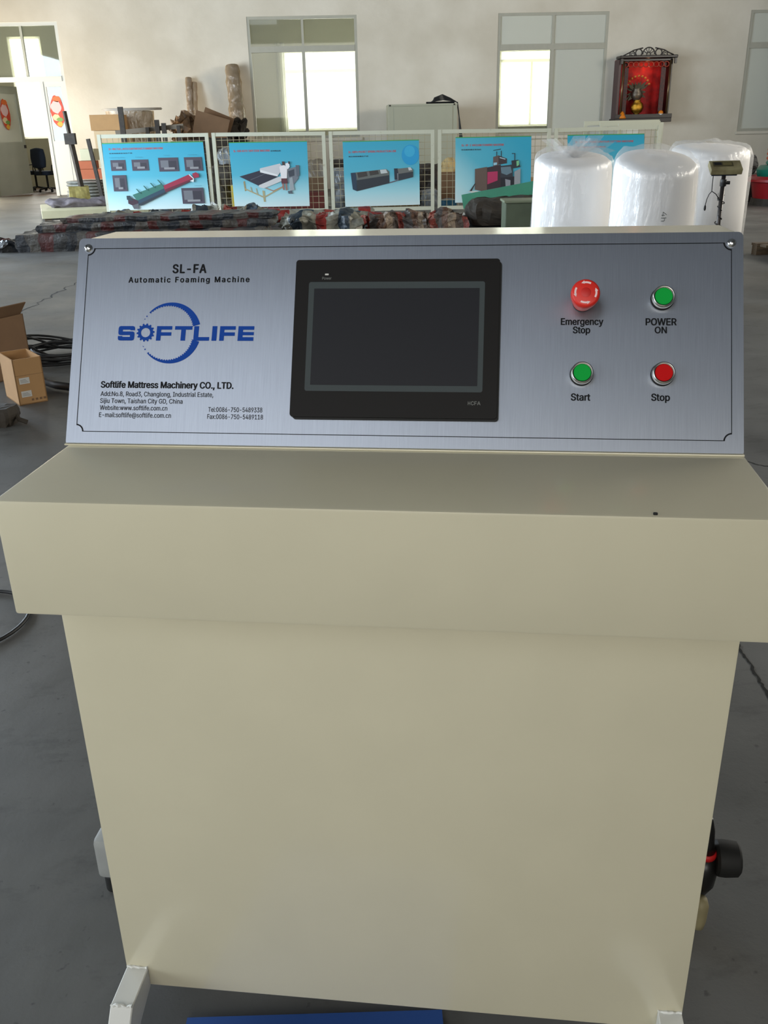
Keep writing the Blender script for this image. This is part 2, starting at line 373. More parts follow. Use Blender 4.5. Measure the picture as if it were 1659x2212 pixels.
def text(s, u0, u1, v0, cap, name='lettering', m=None, parent=None, bold=0.0, spacing=1.0, z=.0012, M=None):
    me = raw_text(s, spacing)
    if 'H' not in _capH:
        h = raw_text('H'); _capH['H'] = max(v.co.y for v in h.vertices)
    xs = [v.co.x for v in me.vertices]
    if not xs: return None
    x0, x1 = min(xs), max(xs); sy = cap / _capH['H']; b = bold * sy; sx = (u1 - u0 - 2 * b) / (x1 - x0)
    for v in me.vertices:
        v.co = Vector((u0 + b + (v.co.x - x0) * sx, v0 + v.co.y * sy, z))
    if bold:                                   # heavier strokes: the same outlines laid a hair apart
        bm = bmesh.new()
        for k, (dx_, dy_) in enumerate(((-1, 0), (1, 0), (0, .6), (0, -.6), (-.7, .4), (.7, -.4), (.7, .4), (-.7, -.4))):
            c = me.copy()
            for v in c.vertices: v.co.x += dx_ * b; v.co.y += dy_ * b; v.co.z += k * 2e-6
            bm.from_mesh(c); bpy.data.meshes.remove(c)
        bm.to_mesh(me); bm.free()
    if M: me.transform(M)
    me.materials.clear(); me.materials.append(m or M_text); me.name = name
    o = bpy.data.objects.new(name, me); COL.objects.link(o)
    if parent: o.parent = parent
    return o

# ---------------------------------------------------------------- the hall
WY = 25.93                                             # inner face of the far wall
HX0, HX1, HY0, HZ = -10.5, 13.5, -7.5, 12.0
def wall_holes(name, axis, pos, th, a0, a1, z1, holes, m):   # wall of upright strips with rectangular openings
    mb = MB(); cuts = sorted({a0, a1} | {h[0] for h in holes} | {h[1] for h in holes})
    for i in range(len(cuts) - 1):
        p, q = cuts[i], cuts[i + 1]; mid = (p + q) / 2
        hs = sorted([(h[2], h[3]) for h in holes if h[0] <= mid <= h[1]]); z = 0; segs = []
        for lo, hi in hs:
            if lo > z: segs.append((z, lo))
            z = hi
        if z < z1: segs.append((z, z1))
        for lo, hi in segs:
            if axis == 'y': mb.bb(p, q, pos, pos + th, lo, hi)
            else: mb.bb(pos, pos + th, p, q, lo, hi)
    bmesh.ops.remove_doubles(mb.bm, verts=mb.bm.verts[:], dist=1e-5)
    o = mb.build(name, m); o['kind'] = 'structure'; return o
W1 = (-2.08, .73, 1.28, 4.17); W2 = (4.38, 7.28, 1.22, 4.15); W3 = (11.02, 13.3, 1.21, 4.12); DR = (-10.3, -6.84, 0, 4.14)
wall_holes('wall_back', 'y', WY, .16, HX0, HX1, HZ, [W1, W2, W3, DR], M_wall)
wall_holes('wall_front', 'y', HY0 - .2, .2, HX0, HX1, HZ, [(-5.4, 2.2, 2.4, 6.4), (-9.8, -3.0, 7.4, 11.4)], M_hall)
wall_holes('wall_left', 'x', HX0 - .2, .2, HY0, WY, HZ, [(-5.2, .4, .3, 4.9), (3.7, 8.7, 2.7, 5.3), (10.5, 17.5, .3, 4.3), (21.8, 24.8, .2, 2.8)], M_hall)  # second opening is added, to let the roll fill light in
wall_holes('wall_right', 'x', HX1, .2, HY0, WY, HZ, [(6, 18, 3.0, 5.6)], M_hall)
tag(MB().bb(HX0 - .2, HX1 + .2, HY0 - .2, WY + .16, -.12, 0).build('floor', M_floor), kind='structure')
tag(MB().bb(HX0 - .2, HX1 + .2, HY0 - .2, WY + .16, HZ, HZ + .15).build('ceiling', M_ceil), kind='structure')
# rooms behind the far wall
OY = 31.0
EX = [(-9.75, -8.75, 1.45, 4.3), (-1.5, 2.4, 1.5, 3.78), (5.32, 7.05, 1.48, 3.70)]
wall_holes('wall_office_outer', 'y', OY, .2, HX0, HX1, 4.9, EX, M_inner)
tag(MB().bb(HX0, HX1, WY + .16, OY + .2, -.12, 0).build('floor_office', M_brown), kind='structure')
tag(MB().bb(HX0, HX1, WY + .16, OY + .2, 4.9, 5.0).build('ceiling_office', M_inner), kind='structure')
tag(MB().bb(HX0 - .1, HX0, WY + .16, OY, 0, 4.9).build('wall_office_left', M_inner), kind='structure')
tag(MB().bb(HX1, HX1 + .1, WY + .16, OY, 0, 4.9).build('wall_office_right', M_inner), kind='structure')
tag(MB().bb(-4.6, -4.5, WY + .16, OY, 0, 4.9).build('wall_office_partition', M_inner), kind='structure')
tag(MB().bb(3.1, 3.2, WY + .16, OY, 0, 4.9).build('wall_office_partition', M_inner), kind='structure')

def window(n, W, panes, trans_z, mull_x, y=WY + .03, fw=.07, lowmull=None, m=M_frame, gl=M_glass, sill=True, gls=None):
    r = empty('window_%d' % n, ((W[0] + W[1]) / 2, y - .02, W[2]), kind='structure')
    ox, oz = (W[0] + W[1]) / 2, W[2]; x0, x1, z0, z1 = W[0] - ox, W[1] - ox, 0, W[3] - oz; tz = trans_z - oz; mx = mull_x - ox
    f = MB(); f.bb(x0, x0 + fw, 0, .08, z0, z1); f.bb(x1 - fw, x1, 0, .08, z0, z1); f.bb(x0 + fw, x1 - fw, 0, .08, z0, z0 + fw); f.bb(x0 + fw, x1 - fw, 0, .08, z1 - fw, z1)
    f.build('window_frame', m, r)
    MB().bb(x0 + fw, x1 - fw, -.01, .07, tz - .07, tz + .07).build('transom', m, r)
    MB().bb(mx - .03, mx + .03, 0, .07, tz + .07, z1 - fw).build('mullion', m, r)
    lm = (lowmull - ox) if lowmull is not None else mx
    MB().bb(lm - .04, lm + .04, -.015, .08, z0 + fw, tz - .07).build('mullion', m, r)
    gls = gls or [gl] * 4
    MB().bb(x0 + fw, mx - .03, .03, .036, tz + .07, z1 - fw).build('pane', gls[0], r)
    MB().bb(mx + .03, x1 - fw, .03, .036, tz + .07, z1 - fw).build('pane', gls[1], r)
    MB().bb(x0 + fw, lm - .04, .04, .046, z0 + fw, tz - .07).build('pane', gls[2], r)
    MB().bb(lm + .04, x1 - fw, .03, .036, z0 + fw, tz - .07).build('pane', gls[3], r)
    if sill: MB().bb(x0 - .04, x1 + .06, -.07, .0, -.07, .0).build('window_sill', M_wall, r)
    return r
window(1, W1, 4, 3.42, -.67)
window(2, W2, 4, 3.36, 5.83, gls=[M_glassd, M_glassd, M_glass, M_glassd])
window(3, W3, 4, 3.30, 12.2, gls=[M_glassd] * 4)
# outer windows of the office rooms
def outer(n, W, mull, tz):
    r = empty('window_%d' % n, ((W[0] + W[1]) / 2, OY + .05, W[2]), kind='structure'); ox, oz = (W[0] + W[1]) / 2, W[2]
    f = MB(); w_ = .06; x0, x1, h = W[0] - ox, W[1] - ox, W[3] - W[2]
    f.bb(x0, x0 + w_, 0, .06, 0, h); f.bb(x1 - w_, x1, 0, .06, 0, h); f.bb(x0 + w_, x1 - w_, 0, .06, 0, w_); f.bb(x0 + w_, x1 - w_, 0, .06, h - w_, h); f.build('window_frame', M_curt, r)
    if tz: MB().bb(x0 + w_, x1 - w_, 0, .06, tz - oz - .04, tz - oz + .04).build('transom', M_curt, r)
    for q in mull: MB().bb(q - ox - .03, q - ox + .03, 0, .06, w_, (tz - oz - .04) if tz else h - w_).build('mullion', M_curt, r)
outer(4, EX[0], [], None); outer(5, EX[1], [], 3.2); outer(6, EX[2], [6.35], 3.38)
# curtains in the office
def curtain(x0, x1, y, z0, z1, label, n=40, amp=.04, m=M_curt):
    mb = MB(); pts = []
    for i in range(n + 1):
        x = x0 + (x1 - x0) * i / n; yy = y + amp * math.sin(i * 1.9) + .02 * math.sin(i * .7)
        pts.append((mb.bm.verts.new((x, yy, z0)), mb.bm.verts.new((x, yy, z1))))
    for i in range(n): mb.bm.faces.new((pts[i][0], pts[i + 1][0], pts[i + 1][1], pts[i][1]))
    o = mb.build('curtain', m, smooth=True); tag(o, label, 'curtain'); return o
curtain(-1.66, -1.38, OY - .12, 0.02, 4.0, 'pale curtain gathered left of the bright outer window behind the window nearest the door')
M_dcurt = mat('beige_drape', (205, 202, 180), rough=.9, var=.12, vscale=3, stretch=(6, 6, .5))
curtain(5.9, 7.26, WY + .32, .02, 4.1, 'greyish beige drape drawn behind the right half of the middle window', n=50, amp=.03, m=M_dcurt)
curtain(11.05, 13.3, WY + .5, .02, 4.1, 'pale drape behind the window cut off by the right edge of the photo', n=50, amp=.03, m=mat('pale_drape', (225, 235, 225), rough=.9))
# ---- door
door = empty('door_1', ((DR[0] + DR[1]) / 2, WY, 0), kind='structure'); dx = (DR[0] + DR[1]) / 2
def dmb(): return MB()
f = MB(); f.bb(DR[0] - dx, DR[0] - dx + .08, .02, .12, 0, 4.14); f.bb(DR[1] - dx - .08, DR[1] - dx, .02, .12, 0, 4.14); f.bb(DR[0] - dx + .08, DR[1] - dx - .08, .02, .12, 4.06, 4.14); f.build('door_frame', M_doorw, door)
MB().bb(DR[0] - dx + .08, DR[1] - dx - .08, .0, .12, 2.78, 2.90).build('transom', M_doorw, door)
MB().bb(-7.81 - dx, -7.75 - dx, .03, .10, 2.90, 4.06).build('mullion', M_doorg, door)
MB().bb(DR[0] - dx + .08, -7.81 - dx, .06, .066, 2.90, 4.06).build('pane', M_glass, door)
MB().bb(-7.75 - dx, DR[1] - dx - .08, .06, .066, 2.90, 4.06).build('pane', M_glass, door)
MB().bb(-9.12 - dx, -9.02 - dx, .01, .12, 0, 2.78).build('door_post', M_doorg, door)
MB().bb(-7.50 - dx, -7.42 - dx, .01, .12, 0, 2.78).build('door_post', M_doorw, door)
# fixed right leaf
lf = MB(); lf.bb(-7.42 - dx, -6.92 - dx, .03, .09, .02, 1.36); lf.bb(-7.42 - dx, -7.36 - dx, .03, .09, 1.36, 2.78); lf.bb(-6.98 - dx, -6.92 - dx, .03, .09, 1.36, 2.78); lf.bb(-7.36 - dx, -6.98 - dx, .03, .09, 2.66, 2.78)
leafR = lf.build('door_leaf', M_doorw, door)
MB().bb(-7.36 - dx, -6.98 - dx, .055, .061, 1.36, 2.66).build('glass_pane', M_glass, leafR)
MB().bb(-7.34 - dx, -7.00 - dx, .022, .03, .12, 1.26).build('raised_panel', M_doorw, leafR)
# open left leaf, hinged on the grey post
lf = MB(); L = 1.28; lf.bb(0, L, 0, .05, .03, 1.36); lf.bb(0, .1, 0, .05, 1.36, 2.74); lf.bb(L - .1, L, 0, .05, 1.36, 2.74); lf.bb(.1, L - .1, 0, .05, 2.56, 2.74)
leafL = lf.build('door_leaf', M_doorg, door, loc=(-9.02 - dx, .1, 0), rot=(0, 0, math.radians(66)))
MB().bb(.1, L - .1, .02, .026, 1.36, 2.56).build('glass_pane', M_glassd, leafL)
MB().bb(L - .08, L - .04, -.05, 0, 1.2, 1.28).build('door_handle', M_steel, leafL)
MB().bb(DR[0] - dx + .08, -9.12 - dx, .03, .08, .02, 2.78).build('door_leaf', M_doorw, door)
# festive window stickers (generic paper cut-outs)
def sticker(loc, rz, sx, label, seed):
    r = empty('window_sticker', loc, rz, label, 'sticker')
    rnd = random.Random(seed)
    def disc(cx, cz, rx, rz_, m, y, nm, n=18, wob=.1):
        mb = MB(); mb.poly([(sx * (cx + rx * math.cos(2 * PI * k / n) * (1 + wob * math.sin(5 * k))), -y, cz + rz_ * math.sin(2 * PI * k / n) * (1 + wob * math.cos(4 * k))) for k in range(n)], (0, .002, 0)); mb.build(nm, m, r)
    disc(0, .0, .17, .38, mat('sticker_red', (205, 70, 45), rough=.5), .0, 'backing', wob=.06)
    disc(-.02, .10, .13, .15, mat('sticker_pink', (228, 190, 190), rough=.5), .004, 'pale_patch')
    disc(-.05, -.15, .09, .08, mat('sticker_cream', (225, 205, 160), rough=.5), .004, 'pale_patch')
    disc(.03, -.2, .08, .05, mat('sticker_green', (120, 160, 80), rough=.5), .006, 'leaf_patch')
    disc(.02, -.31, .07, .06, mat('sticker_yellow', (225, 170, 60), rough=.5), .004, 'gold_patch')
    disc(.02, .29, .10, .07, mat('sticker_orange', (222, 110, 50), rough=.5), .004, 'orange_patch')
sticker((-7.16, WY + .045, 2.08), 0, 1.05, 'bright red and pink festive paper sticker on the glass of the white fixed door leaf', 1)
hp = Vector((-9.02, WY + .1, 2.1)) + Vector((math.cos(math.radians(66)), math.sin(math.radians(66)), 0)) * .68
sticker(hp + Vector((.02, -.012, -.05)), math.radians(66), 1, 'dull red festive paper sticker on the open grey door leaf', 2)

# ---- floor cracks
def crack(pts, wd, name='crack'):
    mb = MB(); n = len(pts); l = []
    for i, p in enumerate(pts):
        t = Vector(pts[min(i + 1, n - 1)]) - Vector(pts[max(i - 1, 0)]); a = Vector((-t.y, t.x, 0)).normalized() * wd * (.5 + random.random() * .8)
        l.append((mb.bm.verts.new(Vector(p) + a), mb.bm.verts.new(Vector(p) - a)))
    for i in range(n - 1): mb.bm.faces.new((l[i][0], l[i][1], l[i + 1][1], l[i + 1][0]))
    return mb.build(name, mat('crack_dirt', (24, 23, 20), rough=.95), bpy.data.objects['floor'])
def jag(a, b, n, j):
    return [Vector(a).lerp(Vector(b), i / n) + Vector((random.uniform(-j, j), random.uniform(-j, j), 0)) for i in range(n + 1)]
crack(jag(G(1590, 1385, .001), G(1659, 1500, .001), 22, .004) + [G(1700, 1570, .001)], .004)
crack(jag(G(1608, 996, .001), G(1700, 1016, .001), 14, .008), .005)
crack(jag(G(0, 700, .001), G(175, 605, .001), 26, .03), .008)

# ---------------------------------------------------------------- the control console
CON = empty('control_console', (.0271, .8932, 0), -math.radians(9.5),
            'cream and brushed steel foaming machine control console standing in the foreground', 'control console')
TZ = .97; LW = .4387; BW = .4283
# body
MB().bb(-BW + .0017, BW + .0017, .081, .46, .1016, TZ - .147, bev=.0025).build('body', M_paint, CON, auto=40)
# tray with its deep front lip
MB().bb(-LW, LW, 0, .47, TZ - .148, TZ, bev=.004).build('tray', M_paint, CON, auto=40)
for (x, y) in ((.30, .006),):
    MB().blob((x, y, TZ + .0012), (.005, .003, .003), n=2).build('paint_chip', M_rubber, CON)
# sloping housing
PY, PZ, DT = .1361, .2514, .2007; SL = math.hypot(PY, PZ); HWX = .4405
back = DT + PY + .125
hb = MB(); prof = [(DT + .003, 0), (DT + PY + .003, PZ - .002), (back, PZ - .002), (back, 0)]
hb.poly([(-.0023 - HWX, y, TZ + z) for y, z in prof], (2 * HWX, 0, 0))
bmesh.ops.bevel(hb.bm, geom=[e for e in hb.bm.edges], offset=.003, segments=2, affect='EDGES')
hb.build('panel_housing', M_paint, CON, auto=40)
# panel frame: origin at bottom middle of the plate, x right, y up the slope, z out
Mpan = Matrix.Translation((-.0023, DT, TZ + .0007)) @ Matrix(((1, 0, 0, 0), (0, PY / SL, -PZ / SL, 0), (0, PZ / SL, PY / SL, 0), (0, 0, 0, 1)))
def pempty(name, parent=CON):
    o = bpy.data.objects.new(name, None); COL.objects.link(o); o.parent = parent; o.matrix_local = Mpan; return o
# faceplate
pl = MB(); rc = .0065; u0, u1, v0, v1 = -.44, .44, .0015, SL; pp = []
for cx, cy, a0 in ((u1 - rc, v1 - rc, 0), (u0 + rc, v1 - rc, 90), (u0 + .002, v0 + .002, 180), (u1 - .002, v0 + .002, 270)):
    r_ = rc if a0 < 180 else .002
    for k in range(6):
        a = math.radians(a0 + 18 * k); pp.append((cx + r_ * math.cos(a), cy + r_ * math.sin(a), -.001))
pl.poly(pp, (0, 0, .0018))
plate = pl.build('faceplate', M_brush, CON)
uvl = plate.data.uv_layers.new(name='UVMap')
for lo_ in plate.data.loops: co_ = plate.data.vertices[lo_.vertex_index].co; uvl.data[lo_.index].uv = (co_.x + .5, co_.y + .1)
plate = plate; plate.matrix_local = Mpan; plate['label'] = 'brushed stainless faceplate with printed lettering'
PT = .00085
# printed border with notched corners
def border(half):
    ring = []
    u0, u1, v0, v1 = -.4264, .4258, .0170, .2718; q = .0095
    g = half
    def arc(cx, cy, r, a0, a1, n=7): return [(cx + r * math.cos(math.radians(a0 + (a1 - a0) * k / n)), cy + r * math.sin(math.radians(a0 + (a1 - a0) * k / n))) for k in range(n + 1)]
    r = q + g
    out = []
    out += arc(u0, v0, r, 90, 0); out += arc(u1, v0, r, 180, 90); out += arc(u1, v1, r, 270, 180); out += arc(u0, v1, r, 360, 270)
    res = []
    for (x, y) in out:
        res.append((min(max(x, u0 + g), u1 - g), min(max(y, v0 + g), v1 - g)))
    return res
bo = MB(); A = border(-.00095); B = border(.00095); n = len(A)
va = [bo.bm.verts.new((x, y, PT + .0002)) for x, y in A]; vb = [bo.bm.verts.new((x, y, PT + .0002)) for x, y in B]
for i in range(n): bo.bm.faces.new((va[i], va[(i + 1) % n], vb[(i + 1) % n], vb[i]))
bo.build('border_line', M_text, plate)
for u, v in ((-.4261, .2719), (.4256, .2710)):
    s_ = MB().lathe([(.0058, 0), (.0056, .0012), (.0046, .0026), (.0028, .0036), (.0008, .004)], 20, Matrix.Translation((u, v, PT))).build('screw', M_chrome, plate, smooth=True)
TZ_ = PT + .0003
def pt(s, a, b, v, cap, bold=.0, sp=1.0, m=None): return text(s, a, b, v, cap, 'lettering', m or M_text, plate, bold, sp, TZ_)
pt('SL-FA', -.3050, -.2575, .2362, .0118, .028, 1.12)
pt('Automatic Foaming Machine', -.3661, -.1973, .2232, .0074, .028, 1.25)
pt('Softlife Mattress Machinery CO., LTD.', -.3958, -.2118, .0775, .0085, .030)
pt('Add:No.8, Road3, Changlong, Industrial Estate,', -.3952, -.2389, .0660, .0062, .006)
pt('Sijiu Town, Taishan City GD, China', -.3952, -.2805, .0565, .0062, .006)
pt('Website:www.softlife.com.cn', -.3950, -.3010, .0470, .0062, .006)
pt('E-mail:softlife@softlife.com.cn', -.3955, -.2955, .0372, .0062, .006)
pt('Tel:0086-750-5489338', -.2447, -.1713, .0461, .0062, .006)
pt('Fax:0086-750-5489118', -.2455, -.1700, .0366, .0062, .006)
pt('Emergency', .2142, .2678, .1648, .0085, .026)
pt('Stop', .2295, .2515, .1538, .0085, .026)
pt('POWER', .3201, .3585, .1644, .0088, .026)
pt('ON', .3314, .3466, .1540, .0082, .026)
pt('Start', .2283, .2527, .0664, .0088, .026)
pt('Stop', .3277, .3508, .0671, .0088, .026)
# emblem: letters, cog and toothed ring
def flat(pts_list, name='logo', m=M_blue):
    mb = MB()
    for p in pts_list: mb.poly([(x, y, TZ_) for x, y in p])
    mb.build(name, m, plate)
lb, lt, hgt = .1425, .1625, .0200
def R_(x0, x1, y0, y1): return [(x0, y0), (x1, y0), (x1, y1), (x0, y1)]
st = .0062
def Sh(p, k=0.035): return [(x + (y - lb) * k, y) for x, y in p]
x0, x1 = -.3762, -.3532; c_ = .003
flat([Sh(q) for q in (
    [(x0 + c_, lt), (x1 - c_, lt), (x1 - .0008, lt - .0008), (x1, lt - c_), (x1, lt - .0058), (x1 - .0062, lt - .0058), (x1 - .0062, lt - .0050), (x0 + .0062, lt - .0050), (x0, lt - .0050), (x0, lt - c_), (x0 + .0008, lt - .0008)],
    [(x0, lt - .0050), (x0 + .0062, lt - .0050), (x0 + .0062, .1550), (x1 - c_, .1550), (x1 - .0008, .1542), (x1, .1520), (x1 - .0062, .1500), (x0 + c_, .1500), (x0 + .0008, .1508), (x0, .1530)],
    [(x1 - .0062, .1500), (x1, .1520), (x1, lb + c_), (x1 - .0008, lb + .0008), (x1 - c_, lb), (x1 - .0062, lb + .0045)],
    [(x0 + c_, lb), (x1 - c_, lb), (x1 - .0062, lb + .0050), (x0 + .0062, lb + .0050), (x0, lb + .0050), (x0, lb + c_), (x0 + .0008, lb + .0008)],
    [(x0, lb + .0050), (x0 + .0062, lb + .0050), (x0 + .0062, lb + .0062), (x0, lb + .0062)])])
def cog(cx, cy, ro, ri, rh, nt_=14):
    mb = MB(); n = nt_ * 8; o_, i_ = [], []
    for k in range(n):
        a = 2 * PI * k / n; ph = (k % 8); r = ro if ph in (0, 1, 2, 3) else ri
        if ph in (3, 0): r = ro * .985
        o_.append(mb.bm.verts.new((cx + r * math.cos(a), cy + r * math.sin(a), TZ_))); i_.append(mb.bm.verts.new((cx + rh * math.cos(a), cy + rh * math.sin(a), TZ_)))
    for k in range(n): mb.bm.faces.new((o_[k], o_[(k + 1) % n], i_[(k + 1) % n], i_[k]))
    mb.build('logo_cog', M_blue, plate)
cog(-.3375, .1535, .0126, .0106, .0064)
def Fl(a, b): return [Sh(R_(a, a + st, lb, lt)), Sh(R_(a + st, b, lt - .0049, lt)), Sh(R_(a + st, b - .0006, .1493, .1540))]
flat(Fl(-.3225, -.3012))
flat([Sh(R_(-.2972, -.2733, lt - .0049, lt)), Sh(R_(-.2884, -.2820, lb, lt - .0049))])
flat([Sh(R_(-.2707, -.2640, lb, lt)), Sh(R_(-.2640, -.2488, lb, lb + .0050))])
flat([Sh(R_(-.2455, -.2388, lb, lt))])
flat(Fl(-.2350, -.2135))
flat([Sh(R_(-.2098, -.2032, lb, lt)), Sh(R_(-.2032, -.1882, lt - .0049, lt)), Sh(R_(-.2032, -.1882, .1502, .1545)), Sh(R_(-.2032, -.1882, lb, lb + .0050))])
def ringarc(a0, a1, n, name='logo_ring'):
    mb = MB(); cx, cy, ro = -.3026, .1532, .0420; prev = None
    for k in range(n + 1):
        a = a0 + (a1 - a0) * k / n; ad = abs(a)           # 0 = right, growing to the left
        wd = .0112 * max(0, 1 - ad / 168) ** 1.15 + .0004
        tooth = 0 if int(abs(a) / 2.6) % 2 else min(.0011, wd * .6)
        ri = ro - wd - tooth + .0006; c, s = math.cos(math.radians(a)), math.sin(math.radians(a))
        cur = (mb.bm.verts.new((cx + ro * c, cy + ro * s, TZ_ - .00005)), mb.bm.verts.new((cx + ri * c, cy + ri * s, TZ_ - .00005)))
        if prev: mb.bm.faces.new((prev[0], cur[0], cur[1], prev[1]))
        prev = cur
    mb.build(name, M_blue, plate)
for sg in (1, -1):
    ringarc(sg * 16.5, sg * 138, 190)
    for a in (145, 152): ringarc(sg * a, sg * (a + 2.6), 3)

# touch screen
SCN = pempty('touch_screen'); SCN.parent = CON
def rrect(x0, x1, y0, y1, r, z, n=5):
    p = []
    for cx, cy, a0 in ((x1 - r, y1 - r, 0), (x0 + r, y1 - r, 90), (x0 + r, y0 + r, 180), (x1 - r, y0 + r, 270)):
        for k in range(n + 1): a = math.radians(a0 + 90 * k / n); p.append((cx + r * math.cos(a), cy + r * math.sin(a), z))
    return p
b_ = MB(); b_.poly(rrect(-.1332, .1352, .0400, .2508, .004, .0008), (0, 0, .0062)); b_.build('bezel', M_glossbk, SCN)
b_ = MB(); b_.poly(rrect(-.1300, .1375, .0375, .2480, .004, .0006), (0, 0, .003)); b_.build('gasket', M_rubber, SCN)
b_ = MB(); b_.poly(rrect(-.1148, .1165, .0742, .2205, .003, .0070), (0, 0, .0002)); b_.build('border_band', M_screenf, SCN)
b_ = MB(); b_.poly(rrect(-.1075, .1096, .0822, .2115, .0005, .0073), (0, 0, .0002)); b_.build('display', M_screen, SCN)
b_ = MB(); b_.poly(rrect(-.0938, -.0890, .2296, .2318, .0004, .0072), (0, 0, .0003)); b_.build('power_light', M_label, SCN)
M_gt = mat('grey_ink', (120, 122, 118), rough=.5)
text('Power', -.0974, -.0851, .2237, .0036, 'lettering', M_gt, SCN, z=.0073)
text('H', .0985, .1014, .0576, .0048, 'lettering', M_gt, SCN, z=.0073); text('C', .1024, .1060, .0576, .0048, 'lettering', M_gt, SCN, z=.0073)
text('FA', .1068, .1145, .0576, .0048, 'lettering', M_gt, SCN, z=.0073)
MB().bb(-.4425, .4380, DT - .0045, DT + .003, TZ, TZ + .0022, bev=.0008).build('seam_bead', M_paint, CON)
# push buttons
def button(u, v, capm, nm, lab):
    o = bpy.data.objects.new(nm, None); COL.objects.link(o); o.parent = CON; o.matrix_local = Mpan @ Matrix.Translation((u, v, PT)); o['label'] = lab
    MB().lathe([(.0147, 0), (.0148, .002), (.0142, .003)], 36).build('mounting_ring', M_rubber, o, auto=40)
    MB().lathe([(.0134, .002), (.0140, .004), (.0141, .0095), (.0138, .0115), (.0126, .0125), (.0119, .0122), (.0119, .0095)], 40, capt=True).build('bezel_ring', M_alu, o, auto=50)
    MB().lathe([(.0117, .0092), (.0117, .0098)], 36).build('dark_gap', M_rubber, o)
    MB().lathe([(.0109, .0095), (.0109, .0112), (.0103, .0118)], 36).build('push_cap', capm, o, auto=40)
button(.3405, .1985, M_green, 'power_button', 'green push button above the words POWER ON')
button(.2412, .1000, M_green, 'start_button', 'green push button above the word Start')
button(.3412, .1005, M_redb, 'stop_button', 'red push button above the word Stop')
es = bpy.data.objects.new('emergency_stop_button', None); COL.objects.link(es); es.parent = CON; es.matrix_local = Mpan @ Matrix.Translation((.2412, .1945, PT)); es['label'] = 'red mushroom button with white twist arrows'
MB().lathe([(.0126, 0), (.0126, .004), (.0110, .005)], 36).build('mounting_ring', M_rubber, es, auto=40)
MB().lathe([(.0128, .003), (.0135, .010), (.0158, .017), (.0172, .024), (.0180, .031), (.0178, .0345), (.0166, .0368), (.0148, .0376)], 48, capt=True).build('mushroom_cap', M_red, es, auto=60)
MB().lathe([(.0062, .0372), (.0062, .0378), (.0056, .0381)], 32).build('centre_disc', M_redb if False else mat('darker_red', (196, 32, 26), rough=.5), es, auto=40)
for a0 in (80, 170, 260, 350):
    mb = MB(); z = .0378; prev = None
    for k in range(9):
        a = math.radians(a0 - 18 + 38 * k / 8); c, s = math.cos(a), math.sin(a)
        cur = (mb.bm.verts.new((.0140 * c, .0140 * s, z)), mb.bm.verts.new((.0117 * c, .0117 * s, z)))
        if prev: mb.bm.faces.new((prev[0], cur[0], cur[1], prev[1]))
        prev = cur
    a = math.radians(a0 + 18); b = math.radians(a0 + 36)
    mb.poly([(.0112 * math.cos(a), .0112 * math.sin(a), z), (.0153 * math.cos(a), .0153 * math.sin(a), z), (.0131 * math.cos(b), .0131 * math.sin(b), z)])
    mb.build('twist_arrow', M_arrow, es)
# feet in front
for sx in (-1, 1):
    xo = sx * (BW - .0185) + .0017
    fm = MB(); prof = [(.0815, .1385), (.013, .1370), (-.075, .030), (-.075, .0), (-.035, .0), (.030, .085), (.0815, .1018), ]
    fm.poly([(xo - .0175, y, z) for y, z in prof], (.035, 0, 0))
    bmesh.ops.bevel(fm.bm, geom=fm.bm.edges[:], offset=.0015, segments=1, affect='EDGES')
    fm.build('front_foot', M_white, CON)
    for (yy, zz) in ((.080, .140), (.013, .138)):
        wv = MB(); wv.tube([(xo - .017 + .034 * k / 8, yy + random.uniform(-.001, .001), zz + random.uniform(-.001, .001)) for k in range(9)], .0022, 6, rf=lambda t: .7 + .5 * abs(math.sin(t * 21))); wv.build('weld_bead', M_white, CON)
    MB().bb(xo - .0175, xo + .0175, .40, .459, 0, .1016).build('rear_foot', M_paint, CON)
# stabiliser on the left side
MB().bb(-.600, -.425, .345, .405, .040, .132, bev=.010).build('side_stabiliser', M_grey, CON, auto=50)
MB().bb(-.435, -.42, .345, .405, .040, .14).build('stabiliser_bracket', M_grey, CON)
MB().lathe([(.021, 0), (.021, .034), (.012, .042)], 24, Matrix.Translation((-.578, .372, 0))).build('rubber_foot', M_rubber, CON, auto=40)
# pressure valve on the right side
V = bpy.data.objects.new('pressure_valve', None); COL.objects.link(V); V.parent = CON; V.location = (.527, .40, .128); V['label'] = 'black pressure valve with red collar'
RX = Matrix.Rotation(PI / 2, 4, 'Y')
MB().lathe([(.026, .018), (.032, .022), (.033, .034), (.031, .056), (.027, .060)], 14, Matrix.Translation((0, 0, .012)) @ RX).build('knob', M_rubber, V, auto=30)
MB().tube([(-.09, 0, .01), (.03, 0, .01)], .010, 12).build('stem', M_steel, V)
MB().lathe([(.006, .10), (.012, .075), (.014, .045), (.018, .030)], 18, capb=True).build('upper_body', M_black, V, smooth=True)
MB().lathe([(.020, .018), (.021, .024), (.020, .030)], 18).build('red_collar', mat('red_ring', (190, 24, 24), rough=.5), V, smooth=True)
MB().lathe([(.010, -.075), (.024, -.045), (.027, -.01), (.020, .018)], 18).build('lower_body', M_black, V, smooth=True)
MB().lathe([(.003, -.112), (.011, -.106), (.0135, -.09), (.0145, -.055), (.010, -.040)], 18, Matrix.Translation((-.004, -.034, -.012))).build('drain_bowl', M_beige, V, smooth=True)

# blue board lying under the console
bl = MB().bb(-.42, 0, -.40, 0, 0, .012).build('blue_board', M_mat, loc=(.122, 1.03, .001), rot=(0, 0, math.radians(-2)))
tag(bl, 'flat blue board lying on the floor under the console', 'board')

